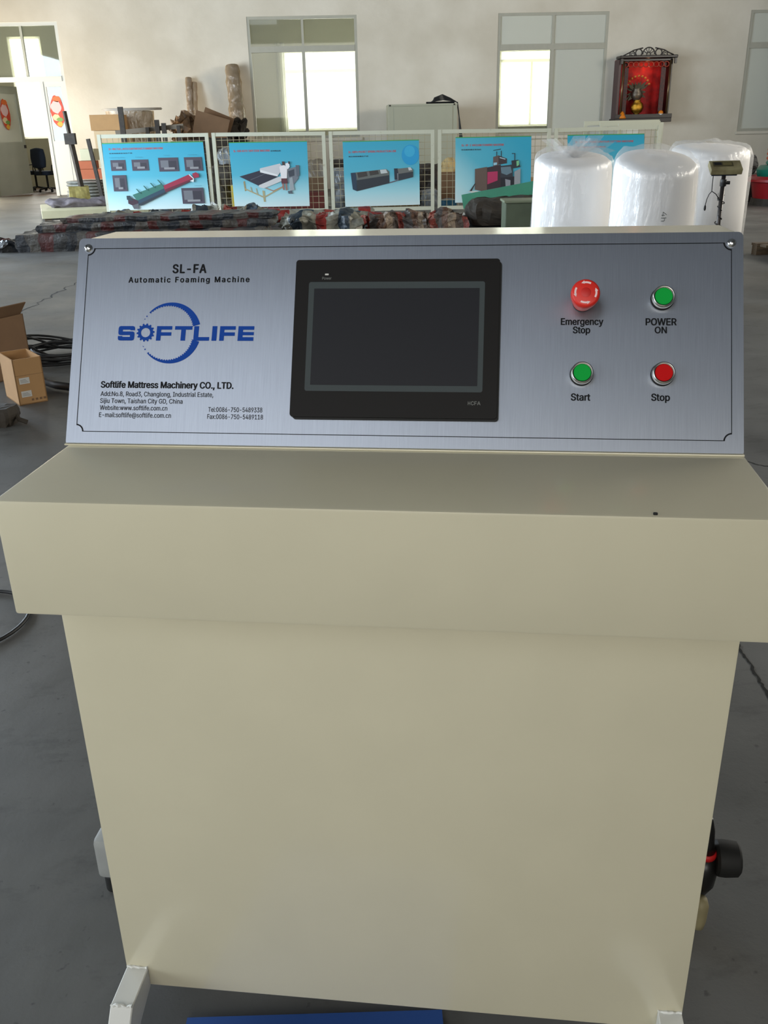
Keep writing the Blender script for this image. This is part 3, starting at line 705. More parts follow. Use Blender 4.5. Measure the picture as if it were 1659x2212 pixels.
# ---------------------------------------------------------------- floor things at left
def open_box(name, c, L_, W_, H_, rz, label, m=M_card, flaps=(1, 1, 1, 1), tilt=None, labels=True, t=.006, cat='cardboard box', group=None):
    r = empty(name, c, rz, label, cat, group)
    b = MB(); b.bb(-L_ / 2, L_ / 2, -W_ / 2, W_ / 2, 0, t); b.bb(-L_ / 2, L_ / 2, -W_ / 2, -W_ / 2 + t, 0, H_); b.bb(-L_ / 2, L_ / 2, W_ / 2 - t, W_ / 2, 0, H_)
    b.bb(-L_ / 2, -L_ / 2 + t, -W_ / 2, W_ / 2, 0, H_); b.bb(L_ / 2 - t, L_ / 2, -W_ / 2, W_ / 2, 0, H_); b.build('carton', m, r)
    return r
a_, b_ = G(43, 877), G(104, 866); bl_ = (b_ - a_).length; ba_ = math.atan2(b_.y - a_.y, b_.x - a_.x); bh_ = Yp(91, 769, b_.y).z; bd_ = .26
bc_ = a_ + (b_ - a_) / 2 + Vector((-math.sin(ba_), math.cos(ba_), 0)) * bd_ / 2
bx = open_box('cardboard_box', (bc_.x, bc_.y, 0), bl_, bd_, bh_, ba_, 'open brown cardboard box with two white labels on the floor left of the console')
hw_ = bl_ / 2; fy_ = -bd_ / 2
MB().bb(-hw_, hw_, fy_ - .0006, fy_, bh_ * .64, bh_ * .645).build('crease', M_card2, bx)
for z in (bh_ * .46, bh_ * .17):
    MB().bb(-hw_ + .02, -hw_ + .075, fy_ - .002, fy_, z, z + .034).build('paper_label', M_label, bx)
    q = MB(); [q.bb(-hw_ + .026, -hw_ + .068 - .006 * k, fy_ - .0026, fy_ - .002, z + .008 + .007 * k, z + .010 + .007 * k) for k in range(3)]; q.build('print', M_gt, bx)
q = MB(); [q.bb(-hw_ + .07 + .022 * k, -hw_ + .082 + .022 * k, fy_ - .001, fy_, .018, .030) for k in range(4)]; q.build('print', M_card2, bx)
bx2 = open_box('cardboard_box', (Yp(-8, 760, 5.62).x, 5.62, 0), .26, .28, .37, math.radians(-28), 'darker open cardboard box behind the labelled one at the left edge', M_card2)
MB().box((0, 0, 0), (.14, .27, .006)).build("flap", M_card2, bx2, loc=(.13, .0, .39), rot=(0, math.radians(-50), 0))
# cable coils
def coil(name, c, r, n, turns_r, label, th=.006, flat_=.3, z=.02, seed=1):
    rnd = random.Random(seed); rt = empty(name, c, 0, label, 'cable')
    for t in range(n):
        ph = rnd.random() * 6; rr = r * (1 + rnd.uniform(-turns_r, turns_r)); ex = 1 + rnd.uniform(-.12, .12); oy = rnd.uniform(-.03, .03); ox = rnd.uniform(-.05, .05); tilt = rnd.uniform(-.02, .05) * flat_
        pts = [(ox + rr * ex * math.cos(2 * PI * k / 28), oy + rr * .75 * math.sin(2 * PI * k / 28), z + .012 * (t % 4) + max(0, tilt * math.sin(2 * PI * k / 28 + ph) + .01)) for k in range(29)]
        MB().tube(pts, th, 6, cap=False).build('cable_turn', M_cable, rt, smooth=True)
    return rt
coil('cable_coil', (-1.92, 6.05, 0), .30, 9, .3, 'tangled coil of black cable on the floor left of the steel panel', .008, 2.2)
p = [G(100, 835), G(125, 843), G(160, 848), G(230, 845)]
tag(MB().tube([(v.x, v.y, .03) for v in p], .024, 8).build('black_hose', M_cable, smooth=True), 'thick black hose lying on the floor between cardboard box and console', 'hose')
c0 = G(-60, 1345); R0 = .165
pts = [(c0.x + R0 * math.cos(a), c0.y + R0 * 1.15 * math.sin(a), .007) for a in [2 * PI * k / 40 for k in range(41)]]
tag(MB().tube(pts, .006, 8, cap=False).build('black_cable', M_cable, smooth=True), 'single loop of black cable on the floor at the left edge beside the tray', 'cable')
r_ = empty('scrap_strap', G(5, 915), 0, 'crumpled dark strap on the floor at the left edge in front of the box', 'strap')
MB().blob((-.03, 0, .05), (.26, .20, .10), n=7, amp=.22, freq=3, seed=4).build('strap_bundle', M_dark, r_)
MB().tube([(.03, .02, .06), (.07, .0, .07), (.10, -.03, .03), (.14, -.03, .012)], .012, 6).build('strap_end', M_dark, r_)

# ---------------------------------------------------------------- fence with posters
TX = [205, 453, 706, 942, 1194, 1432]; FY = [16.95, 16.8, 16.65, 16.5, 16.35, 16.2]
FP = [(round(Yp(TX[i], 285, FY[i]).x, 3), FY[i]) for i in range(6)]
TOPY = [(207, 291), (453, 287), (706, 284), (942, 280), (1194, 277), (1431, 270)]
def top_z(i):
    x, y = TOPY[i]; return Yp(x, y, FP[i][1]).z
FL = ['first mesh fence panel from the left, beside the white platform', 'second mesh fence panel from the left, behind the striped tarpaulins', 'mesh fence panel in front of the grey cabinet', 'mesh fence panel with the green board leaning on it', 'mesh fence panel behind the white foam rolls']
FPTS = []
def fence_panel(i):
    a, b = Vector(FP[i] + (0,)), Vector(FP[i + 1] + (0,)); d = b - a; Lf = d.length; ang = math.atan2(d.y, d.x); h0, h1 = top_z(i), top_z(i + 1) - .0
    r = empty('fence_panel', a, ang, FL[i], 'fence panel'); g = .03; fw = .06; zb = .10
    for x in (g + fw / 2, Lf - g - fw / 2):
        h = h0 if x < Lf / 2 else h1
        MB().bb(x - fw / 2, x + fw / 2, -.025, .025, 0, h).build('post', M_fence, r)
    MB().poly([(g + fw, -.02, h0 - fw), (Lf - g - fw, -.02, h1 - fw), (Lf - g - fw, -.02, h1), (g + fw, -.02, h0)], (0, .04, 0)).build('top_rail', M_fence, r)
    MB().bb(g + fw, Lf - g - fw, -.02, .02, zb, zb + fw).build('bottom_rail', M_fence, r)
    mb = MB(); nx = int((Lf - .2) / .105); wr = .0035
    for k in range(1, nx + 1):
        x = g + fw + (Lf - 2 * g - 2 * fw) * k / (nx + 1); mb.bb(x - wr, x + wr, -.004, .004, zb + fw, min(h0, h1) - fw + .01)
    z = zb + fw + .1
    while z < min(h0, h1) - fw: mb.bb(g + fw, Lf - g - fw, -.008, -.002, z - wr, z + wr); z += .105
    mb.build('wire_mesh', M_wire, r, kind='stuff')
    return r, a, ang, Lf
for i in range(5): FPTS.append(fence_panel(i))
# posters, each a printed board hung on the front of the fence
def sky_print(name, deep=0):
    m = bpy.data.materials.new(name); m.use_nodes = True; nt = m.node_tree; b = nt.nodes['Principled BSDF']; b.inputs['Roughness'].default_value = .35
    tc = nt.nodes.new('ShaderNodeTexCoord'); sp = nt.nodes.new('ShaderNodeSeparateXYZ'); nt.links.new(tc.outputs['Generated'], sp.inputs[0])
    r = nt.nodes.new('ShaderNodeValToRGB'); nt.links.new(sp.outputs[2], r.inputs[0]); e = r.color_ramp.elements
    e[0].position = .0; e[0].color = lin((205, 222, 222)); e[1].position = .95; e[1].color = lin((44, 158, 188)); k = e.new(.22); k.color = lin((160, 208, 216)); k = e.new(.5); k.color = lin((80, 172, 194))
    if deep:
        s2 = nt.nodes.new('ShaderNodeMath'); s2.operation = 'MULTIPLY_ADD'; s2.inputs[1].default_value = .55; nt.links.new(sp.outputs[0], s2.inputs[0]); 
        s3 = nt.nodes.new('ShaderNodeMath'); s3.operation = 'MULTIPLY'; s3.inputs[1].default_value = .55; nt.links.new(sp.outputs[2], s3.inputs[0]); nt.links.new(s3.outputs[0], s2.inputs[2]); nt.links.new(s2.outputs[0], r.inputs[0])
    nt.links.new(r.outputs[0], b.inputs['Base Color']); return m
def inkm(rgb): return mat('print_%d_%d_%d' % rgb, rgb, rough=.45)
def poster(i, tl, tr, br, bl, label, draw, deep=0):
    _, a, ang, Lf = FPTS[i]; n = Vector((-math.sin(ang), math.cos(ang), 0)); u = Vector((math.cos(ang), math.sin(ang), 0)); o = a - n * .045
    def hit(x, y):
        d = ray(x, y); k = (o - CAM).dot(n) / d.dot(n); q = CAM + d * k; return (q - o).dot(u), q.z
    Q = [hit(*q) for q in (bl, br, tr, tl)]
    base = o + u * Q[0][0]; r = empty('poster', (base.x, base.y, Q[0][1]), ang, label, 'poster', 'machine posters hung on the fence')
    W = [(x - Q[0][0], z - Q[0][1]) for x, z in Q]
    MB().poly([(x, 0, z) for x, z in W], (0, .006, 0)).build('board', sky_print('sky_print', deep), r)
    def S(s_, t, y=-.001):   # s: 0..1 from left, t: 0..1 from top
        b_ = (W[0][0] + (W[1][0] - W[0][0]) * s_, W[0][1] + (W[1][1] - W[0][1]) * s_); t_ = (W[3][0] + (W[2][0] - W[3][0]) * s_, W[3][1] + (W[2][1] - W[3][1]) * s_)
        return (t_[0] + (b_[0] - t_[0]) * t, y, t_[1] + (b_[1] - t_[1]) * t)
    edge = MB(); edge.poly([S(0, -.004), S(1, -.004), S(1, .008), S(0, .008)]); edge.build('top_edge', inkm((60, 150, 70)), r)
    k = [0]
    def P(rgb, pts_, nm='picture'):
        k[0] += 1; q = MB(); q.poly([S(x, y, -.001 - .0006 * k[0]) for x, y in pts_]); q.build(nm, inkm(rgb), r)
    def Tt(s_, x0, x1, y, cap, rgb, bold=.012):
        k[0] += 1; p0 = Vector(S(x0, y, 0)); p1 = Vector(S(x1, y, 0)); dd = (p1 - p0); tx = dd.normalized()
        M = Matrix(((tx.x, 0, 0, p0.x), (0, 0, 1, -.0014 - .0006 * k[0]), (tx.z, 1, 0, p0.z), (0, 0, 0, 1)))
        text(s_, 0, dd.length, 0, cap, 'lettering', inkm(rgb), r, bold, 1.0, 0, M)
    draw(P, Tt); return r
RED, DK = (205, 70, 66), (40, 60, 74)
def q4(x0, y0, x1, y1): return [(x0, y0), (x1, y0), (x1, y1), (x0, y1)]
def d1(P, T):
    T('SL-08C FULL AUTO CONTINUOUS FOAMING MACHINE', .06, .60, .098, .030, RED); T('全自动连续发泡生产线', .06, .29, .155, .030, DK)
    for (x0, y0, x1, y1) in ((.065, .245, .215, .405), (.275, .245, .44, .41), (.54, .225, .735, .43), (.795, .225, .97, .43), (.07, .47, .205, .71), (.735, .685, .95, .925)):
        P((72, 66, 78), q4(x0, y0, x1, y1)); P((110, 112, 118), q4(x0 + .02, y0 + .04, (x0 + x1) / 2, y1 - .06)); P((52, 50, 60), q4((x0 + x1) / 2, y0 + .05, x1 - .02, y1 - .03)); P((140, 140, 142), q4(x0 + .05, y1 - .06, x1 - .04, y1 - .03))
    for a, b, t in ((.06, .21, .215), (.32, .39, .215), (.60, .66, .195), (.84, .93, .195), (.87, .94, .66)): T('Foaming line', a, b, t, .014, (60, 120, 140), 0)
    P((52, 112, 100), [(.25, .77), (.55, .61), (.57, .68), (.29, .86)]); P((38, 66, 84), [(.29, .86), (.57, .68), (.58, .74), (.30, .93)]); P((40, 50, 60), [(.30, .91), (.58, .73), (.585, .755), (.32, .94)])
    P((60, 40, 52), [(.20, .79), (.30, .86), (.29, .97), (.20, .90)]); P((90, 92, 96), [(.235, .93), (.30, .90), (.30, .985), (.25, .985)]); P((40, 58, 66), [(.19, .78), (.225, .78), (.25, .86), (.19, .84)])
    P((150, 40, 66), [(.565, .64), (.83, .48), (.865, .55), (.575, .72)]); P((96, 34, 52), [(.575, .70), (.86, .545), (.865, .57), (.58, .745)]); P((150, 40, 66), [(.86, .47), (.90, .45), (.925, .48), (.925, .525), (.875, .54)]); P((215, 220, 220), [(.83, .58), (.875, .55), (.865, .60)])
    P((215, 220, 222), [(.825, .485), (.835, .48), (.875, .545), (.868, .553)])
    for x, y in ((.29, .68), (.365, .635), (.435, .595), (.51, .55)): P((40, 96, 90), [(x, y), (x + .012, y), (x + .05, y + .07), (x + .035, y + .075)])
def d2(P, T):
    T('SL-08B AUTO TAPE EDGE MACHINE', .05, .52, .145, .032, RED); T('自动围边机', .53, .66, .145, .034, DK)
    P((150, 138, 100), [(.145, .60), (.165, .59), (.175, .74), (.155, .75)]); P((168, 160, 124), [(.385, .74), (.415, .75), (.42, .92), (.395, .92)])
    P((170, 158, 120), [(.155, .70), (.40, .84), (.40, .86), (.155, .72)]); P((170, 158, 120), [(.40, .86), (.66, .70), (.66, .68), (.40, .84)]); P((160, 120, 100), [(.43, .71), (.53, .76), (.66, .69), (.655, .68), (.53, .745), (.44, .70)])
    for x in (.23, .30): P((170, 158, 120), [(x, .65 + x * .3 - .04), (x + .012, .65 + x * .3 - .03), (x + .025, .76 + (x - .23) * .55), (x + .012, .75 + (x - .23) * .55)])
    P((44, 46, 60), [(.10, .52), (.38, .43), (.60, .53), (.345, .67)]); P((90, 94, 104), [(.24, .57), (.44, .48), (.445, .485), (.245, .578)])
    P((196, 196, 198), [(.375, .40), (.64, .33), (.68, .40), (.60, .52), (.375, .44)]); P((222, 222, 222), [(.375, .42), (.60, .50), (.60, .53), (.375, .46)])
    P((200, 200, 200), [(.345, .66), (.60, .54), (.66, .52), (.65, .60), (.41, .71), (.345, .69)])
    P((110, 116, 124), [(.72, .42), (.86, .38), (.87, .56), (.80, .66), (.73, .62)]); P((60, 66, 76), [(.74, .45), (.82, .42), (.82, .52), (.75, .54)]); P((90, 98, 108), [(.84, .36), (.885, .36), (.885, .52), (.85, .54)]); P((150, 158, 162), [(.75, .56), (.79, .54), (.81, .74), (.75, .76)]); P((84, 94, 102), [(.72, .76), (.775, .75), (.785, .80), (.73, .80)])
    P((92, 48, 56), [(.645, .56), (.72, .56), (.725, .64), (.645, .64)]); P((150, 110, 100), [(.65, .64), (.675, .64), (.68, .74), (.66, .74)]); P((150, 110, 100), [(.695, .64), (.715, .64), (.72, .74), (.70, .75)])
    P((226, 222, 222), [(.63, .38), (.69, .35), (.73, .40), (.72, .56), (.645, .56)]); P((70, 54, 52), [(.665, .30), (.70, .30), (.705, .355), (.67, .36)])
    P((222, 222, 224), [(.71, .33), (.755, .32), (.765, .38), (.74, .42), (.71, .40)]); P((50, 44, 48), [(.745, .30), (.77, .30), (.77, .335), (.75, .34)])
def d3(P, T):
    T('SL-08PA POCKET SPRING PRODUCTION LINE', .07, .70, .175, .032, RED); T('独立袋装弹簧生产线', .07, .33, .235, .032, DK)
    P((30, 150, 200), [(.885 + .115 * math.cos(2 * PI * k / 28), .225 + .155 * math.sin(2 * PI * k / 28)) for k in range(28)]); P((52, 166, 206), [(.875 + .07 * math.cos(2 * PI * k / 22), .17 + .085 * math.sin(2 * PI * k / 22)) for k in range(22)])
    P((38, 58, 78), [(.09, .475), (.16, .47), (.165, .76), (.11, .73)]); P((44, 50, 58), [(.165, .585), (.60, .52), (.60, .65), (.165, .76)])
    P((98, 102, 98), [(.155, .47), (.56, .43), (.60, .47), (.60, .525), (.17, .59)]); P((60, 56, 54), [(.175, .475), (.30, .46), (.315, .53), (.19, .555)]); P((60, 56, 54), [(.335, .455), (.45, .445), (.465, .505), (.345, .525)]); P((190, 196, 196), [(.48, .44), (.56, .435), (.58, .49), (.49, .50)])
    P((38, 48, 60), [(.665, .425), (.72, .425), (.72, .60), (.67, .60)]); P((46, 54, 62), [(.72, .50), (.915, .475), (.915, .565), (.72, .615)]); P((104, 106, 102), [(.71, .43), (.88, .415), (.915, .45), (.915, .48), (.725, .51)]); P((196, 200, 200), [(.85, .415), (.885, .415), (.905, .455), (.86, .462)])
    P((96, 84, 96), [(.60, .635), (.71, .60), (.71, .615), (.60, .65)]); P((120, 124, 130), [(.705, .50), (.72, .50), (.72, .61), (.708, .61)])
def d4(P, T):
    T('SL-VF-1 VACUUM FOAMING MACHINE', .08, .64, .135, .032, RED); T('自动高密真空发泡机', .08, .34, .195, .034, DK)
    P((40, 40, 44), [(.50, .20), (.60, .18), (.60, .19), (.50, .21)]); P((96, 80, 78), [(.50, .30), (.57, .28), (.57, .43), (.50, .44)]); P((60, 50, 54), [(.57, .28), (.68, .33), (.68, .40), (.57, .42)]); P((170, 190, 200), [(.585, .305), (.66, .33), (.66, .345), (.585, .32)]); P((150, 196, 214), [(.505, .39), (.55, .385), (.55, .42), (.505, .43)])
    P((40, 44, 50), [(.54, .22), (.55, .22), (.55, .29), (.54, .29)]); P((40, 44, 50), [(.60, .21), (.61, .21), (.61, .30), (.60, .30)]); P((40, 44, 50), [(.745, .25), (.79, .25), (.79, .36), (.78, .36), (.78, .26), (.745, .26)])
    P((58, 44, 50), [(.42, .46), (.60, .42), (.60, .82), (.42, .84)]); P((98, 82, 74), [(.26, .48), (.42, .45), (.42, .84), (.26, .80)]); P((176, 50, 92), [(.425, .53), (.56, .52), (.56, .66), (.425, .72)])
    P((52, 56, 64), [(.60, .44), (.76, .42), (.76, .66), (.60, .66)]); P((100, 124, 136), [(.60, .46), (.73, .45), (.75, .54), (.68, .58), (.61, .55)]); P((38, 38, 46), [(.60, .62), (.80, .60), (.80, .80), (.60, .81)])
    P((44, 50, 58), [(.74, .36), (.83, .35), (.86, .46), (.75, .48)]); P((120, 190, 140), [(.805, .37), (.84, .36), (.84, .43), (.81, .45)]); P((148, 152, 156), [(.78, .53), (.86, .48), (.86, .78), (.78, .79)]); P((140, 142, 150), [(.66, .64), (.73, .66), (.73, .80), (.67, .81)])
    P((52, 46, 46), [(.26, .70), (.27, .70), (.22, .82), (.34, .85), (.30, .86), (.19, .82)]); P((206, 206, 200), [(.16, .82), (.30, .82), (.36, .86), (.30, .88)])
def d5(P, T):
    T('SL-08 CNC FOAM CONTOUR CUTTING MACHINE', .10, .86, .12, .030, RED); T('数控海绵仿形切割机', .10, .5, .19, .030, RED)
poster(0, (220, 310), (438, 306), (455, 449), (236, 455), 'blue machine poster with six small photos and a long red and green line', d1)
poster(1, (494, 308), (663, 305), (669, 445), (507, 448), 'blue poster showing people at a tape edge machine with a dark table', d2)
poster(2, (740, 306), (905, 302), (907, 442), (746, 447), 'blue poster with a round blue disc above two dark machine cabinets', d3)
poster(3, (984, 297), (1148, 294), (1146, 436), (983, 438), 'blue poster of a brown and magenta foaming machine, behind the green board', d4, 1)
poster(4, (1226, 292), (1392, 289), (1390, 430), (1225, 434), 'blue contour cutting machine poster mostly hidden behind the foam rolls', d5)
# spare panels stacked behind the last one
for k, (px, dy) in enumerate(((1262, .75), (1296, .55), (1336, .35))):
    a = Yp(px, 262 + 2 * k, 16.6 + dy); zt_ = a.z; r = empty('spare_fence_frame', (a.x, a.y, 0), math.radians(-4), ['white spare frame standing furthest left behind the last fence panel', 'white spare frame in the middle of those behind the last fence panel', 'white spare frame furthest right behind the last fence panel'][k], 'fence frame', 'spare frames leaned behind the fence')
    Lq = 1.35 - .28 * k
    for x in (.03, Lq - .03): MB().bb(x - .03, x + .03, -.02, .02, 0, zt_).build('post', M_fence, r)
    MB().bb(.06, Lq - .06, -.02, .02, zt_ - .07, zt_).build('top_rail', M_fence, r)
    MB().bb(.06, Lq - .06, -.02, .02, .1, .16).build('bottom_rail', M_fence, r)
    MB().bb(.08, Lq * .45, .0, .01, zt_ - .4, zt_ - .09).build('sheet', M_white, r)

# green painted board leaning in front of the fence, steel angle and folded sheet
def beam(name, a, b, w_, h_, m, label, cat, tw=0):
    a, b = Vector(a), Vector(b); d = b - a; o = MB().box((0, 0, 0), (d.length, w_, h_)).build(name, m); o.location = (a + b) / 2
    q = d.to_track_quat('X', 'Z'); o.rotation_euler = (q @ Euler((tw, 0, 0)).to_quaternion()).to_euler(); return tag(o, label, cat)
beam('green_board', Yp(1000, 436, 15.2), Yp(1200, 398, 14.6), .05, .22, M_greenp, 'long green painted board sloping in front of the vacuum foaming poster', 'board')
beam('steel_angle', Yp(990, 470, 14.6), Yp(1165, 432, 14.2), .05, .035, M_chrome, 'thin bright steel bar lying below the green board', 'steel bar')
beam('steel_beam', Yp(948, 468, 15.6), Yp(1030, 462, 15.6), .1, .06, M_label, 'short pale beam at the foot of the post between the third and fourth fence panels', 'beam')
b0_ = Yp(1093, 434, 12.2); g_ = empty('sheet_metal_box', (b0_.x + .3, 12.2, 0), math.radians(-4), 'dull green sheet metal bin beside the leftmost foam roll', 'metal bin')
MB().bb(-.3, .4, 0, .5, 0, b0_.z - .03, bev=.015).build('bin_body', M_dkgreen, g_)
MB().bb(-.32, .42, -.02, .52, b0_.z - .03, b0_.z, bev=.008).build('bin_lid', mat('pale_green_edge', (120, 128, 104), rough=.6), g_)
d_ = MB().blob((0, 0, .22), (1.5, 1.0, .40), n=9, amp=.16, freq=2.2, seed=11).build('scrap_heap', M_dark, loc=(2.75, 14.6, 0)); tag(d_, 'heap of dark scrap under the green board', 'scrap heap')

# ---------------------------------------------------------------- striped tarpaulins
def tarp(name, c, d, m, label, n=12, amp=.18, freq=2.5, power=.25, seed=0, rz=0, cat='tarpaulin'):
    o = MB().blob((0, 0, d[2] / 2), d, n=n, amp=amp, freq=freq, power=power, seed=seed).build(name, m, loc=c, rot=(0, 0, rz))
    o.data.shade_flat() if False else o.data.shade_smooth(); o.data.set_sharp_from_angle(angle=math.radians(32))
    o['group'] = 'striped tarpaulins heaped before the fence'
    return tag(o, label, cat)
G_ = 'folded_tarpaulin'
tarp(G_, (-2.6, 13.0, 0), (3.4, 1.1, .23), M_tarp2, 'thick bottom tarpaulin with dark red stripes in the dark stack left of the console', n=30, amp=.10, freq=3, power=.10, seed=1)
tarp(G_, (-2.45, 13.2, .225), (3.3, .95, .10), M_tarp2, 'middle folded striped tarpaulin of the dark stack left of the console', n=30, amp=.22, freq=3, power=.12, seed=2, rz=.02)
tarp(G_, (-2.3, 13.3, .32), (3.0, .8, .07), M_tarp2, 'thin topmost folded tarpaulin of the dark stack left of the console', n=30, amp=.35, freq=3, power=.12, seed=3, rz=-.02)
tarp('crumpled_tarpaulin', (-4.5, 12.85, 0), (.6, .7, .14), M_tarp2, 'frayed tarpaulin corner spilling from the left end of the dark stack', amp=.5, freq=4, power=.5, seed=5, n=14)
tarp('crumpled_tarpaulin', (-3.0, 14.6, 0), (1.5, .9, .30), M_tarp, 'crumpled red and blue tarpaulin below the first fence panel', amp=.5, freq=2.4, seed=6, n=24)
tarp('crumpled_tarpaulin', (-1.6, 14.45, 0), (1.1, .8, .33), M_tarp, 'crumpled shiny tarpaulin with a white peak below the second fence panel', amp=.7, freq=2.0, seed=7, n=22)
def rolled(c, L_, r, m, label, seed, rz=0, tilt=0):
    mb = MB(); rnd = random.Random(seed); nseg = 44; ns = 16; rings = []
    for i in range(nseg + 1):
        x = -L_ / 2 + L_ * i / nseg; rr = r * (1 + .14 * noise.noise(Vector((x * 3, seed, 0)))) * (.55 if i in (0, nseg) else 1); ring = []
        for k in range(ns):
            a = 2 * PI * k / ns; q = rr * (1 + .16 * noise.noise(Vector((x * 5, math.cos(a) * 1.5 + seed, math.sin(a) * 1.5))))
            ring.append(mb.bm.verts.new((x, q * math.cos(a), r + q * math.sin(a) * .85 + .04 * math.sin(x * 2 + seed))))
        rings.append(ring)
    for i in range(nseg):
        for k in range(ns): mb.bm.faces.new((rings[i][k], rings[i][(k + 1) % ns], rings[i + 1][(k + 1) % ns], rings[i + 1][k]))
    mb.bm.faces.new(rings[0]); mb.bm.faces.new(rings[-1])
    o = mb.build('rolled_tarpaulin', m, loc=c, rot=(0, tilt, rz), smooth=True); o.data.set_sharp_from_angle(angle=math.radians(28))
    o['group'] = 'striped tarpaulins heaped before the fence'; return tag(o, label, 'tarpaulin')
rolled((-1.0, 15.8, .0), 3.3, .13, M_tarp, 'long rolled tarpaulin in red, blue and white bands against the second fence panel', 3)
rolled((-.05, 15.2, .0), 2.6, .12, M_tarp, 'rolled striped tarpaulin in front of the long one, below the third fence panel', 9, rz=-.06)
tarp('crumpled_tarpaulin', (1.25, 14.4, 0), (1.5, .8, .22), M_tarp3, 'faded brownish crumpled tarpaulin below the disc poster', amp=.7, freq=2.4, seed=8, n=26)
tarp('crumpled_tarpaulin', (-.2, 14.2, 0), (1.3, .7, .26), M_tarp, 'low crumpled striped tarpaulin just behind the console housing', amp=.6, freq=2.4, seed=12, n=22)

# ---------------------------------------------------------------- platform and the things on it
pr = empty('low_platform', (-5.31, 17.24, 0), math.radians(17), 'low cream wooden platform left of the first fence panel', 'platform')
MB().bb(0, 1.9, 0, 1.95, .06, .20, bev=.01).build('deck', M_plat, pr)
for x, y in ((.1, .1), (1.75, .1), (.1, 1.8), (1.75, 1.8)): MB().bb(x - .06, x + .06, y - .06, y + .06, 0, .06).build('leg', M_wood, pr)
cl = MB().blob((0, 0, .07), (1.35, .7, .16), n=16, amp=.4, freq=2.2, power=.6, seed=21).build('cloth_heap', M_cloth, loc=(-4.85, 18.3, .202), rot=(0, 0, .25), smooth=True); tag(cl, 'rumpled mauve grey cloth on the low platform', 'cloth')
fb = MB().blob((0, 0, .17), (.40, .30, .33), n=6, amp=.08, freq=3, power=.12, seed=3).build('foam_block', M_foamy, loc=(Yp(173, 425, 18.95).x, 18.95, .202), rot=(0, 0, .3)); tag(fb, 'yellow foam block at the foot of the tall dark post', 'foam block')
pa, pb, pc = Yp(176, 404, 18.95), Yp(152, 300, 18.95), Yp(139, 240, 18.95)
ps = empty('leaning_post', pa, 0, 'tall dark steel post leaning in front of the white door leaf', 'post')
def rel(v): return tuple(Vector(v) - pa)
MB().tube([rel(pa), rel(pb)], .055, 4).build('lower_tube', M_steel, ps)
MB().tube([rel(pb), rel(pc)], .04, 4).build('upper_tube', M_steel, ps)
MB().box(rel(pb), (.2, .12, .2)).build('clamp', M_steel, ps)
# stack of coiled sheet behind the post
cx = Yp(182, 425, 20.4)
for k in range(9):
    z = .03 + k * .062
    o = MB().lathe([(.33, 0), (.42, .008), (.44, .03), (.42, .052), (.33, .058)], 30, disp=lambda p_, a, t: p_ * (1 + .03 * math.sin(a * 3 + k))).build('wire_coil', mat('pale_wire', (168, 168, 160), rough=.5, metal=.3, var=.3, vscale=20), loc=(cx.x + .1 + random.uniform(-.03, .03), 20.4, z), auto=50)
    tag(o, ['lowest', 'second lowest', 'third lowest', 'fourth', 'middle', 'fourth from the top', 'third from the top', 'second from the top', 'topmost'][k] + ' pale wire coil of the stack behind the tall dark post', 'wire coil', 'wire coils stacked by the fence end')
zt = .035 + 9 * .062
def boxat(name, x0, y0, x1, y1, Y, dep, m, label, cat='box', z0=None, bev=.006):
    a = Yp(x0, y1, Y); b = Yp(x1, y0, Y); zb = a.z if z0 is None else z0
    o = MB().bb(a.x, b.x, 0, dep, zb, b.z, bev=bev).build(name, m, loc=(0, Y, 0)); return tag(o, label, cat)
def carton(x0, x1, Y, dep, z0, z1, m, label, rz=0, name='cardboard_box', cat='cardboard box'):
    L_ = x1 - x0; r = empty(name, ((x0 + x1) / 2, Y, z0), rz, label, cat)
    MB().bb(-L_ / 2, L_ / 2, 0, dep, 0, z1 - z0, bev=.008).build('carton', m, r)
    MB().bb(-L_ / 2 + .01, L_ / 2 - .01, dep / 2 - .03, dep / 2 + .03, z1 - z0, z1 - z0 + .002).build('tape', M_beige, r)
    return r
a = Yp(170, 385, 20.2)
carton(a.x, Yp(212, 385, 20.2).x + .3, 20.1, .5, zt + .02, Yp(170, 366, 20.2).z, M_orange, 'lower orange carton on the wire coils')
carton(a.x, Yp(205, 366, 20.2).x, 20.1, .5, Yp(170, 366, 20.2).z + .004, Yp(170, 348, 20.2).z, M_orange, 'upper orange carton with a paler end on the wire coils')
carton(Yp(177, 345, 20.4).x, Yp(207, 345, 20.4).x, 20.3, .45, Yp(170, 348, 20.2).z + .004, Yp(177, 322, 20.3).z, M_plat, 'small cream carton on top of the orange cartons')
beam('short_post', (Yp(200, 345, 19.7).x + .12, 19.7, .0), Yp(190, 300, 19.7), .07, .07, M_steel, 'short dark post standing before the small cream carton', 'post')
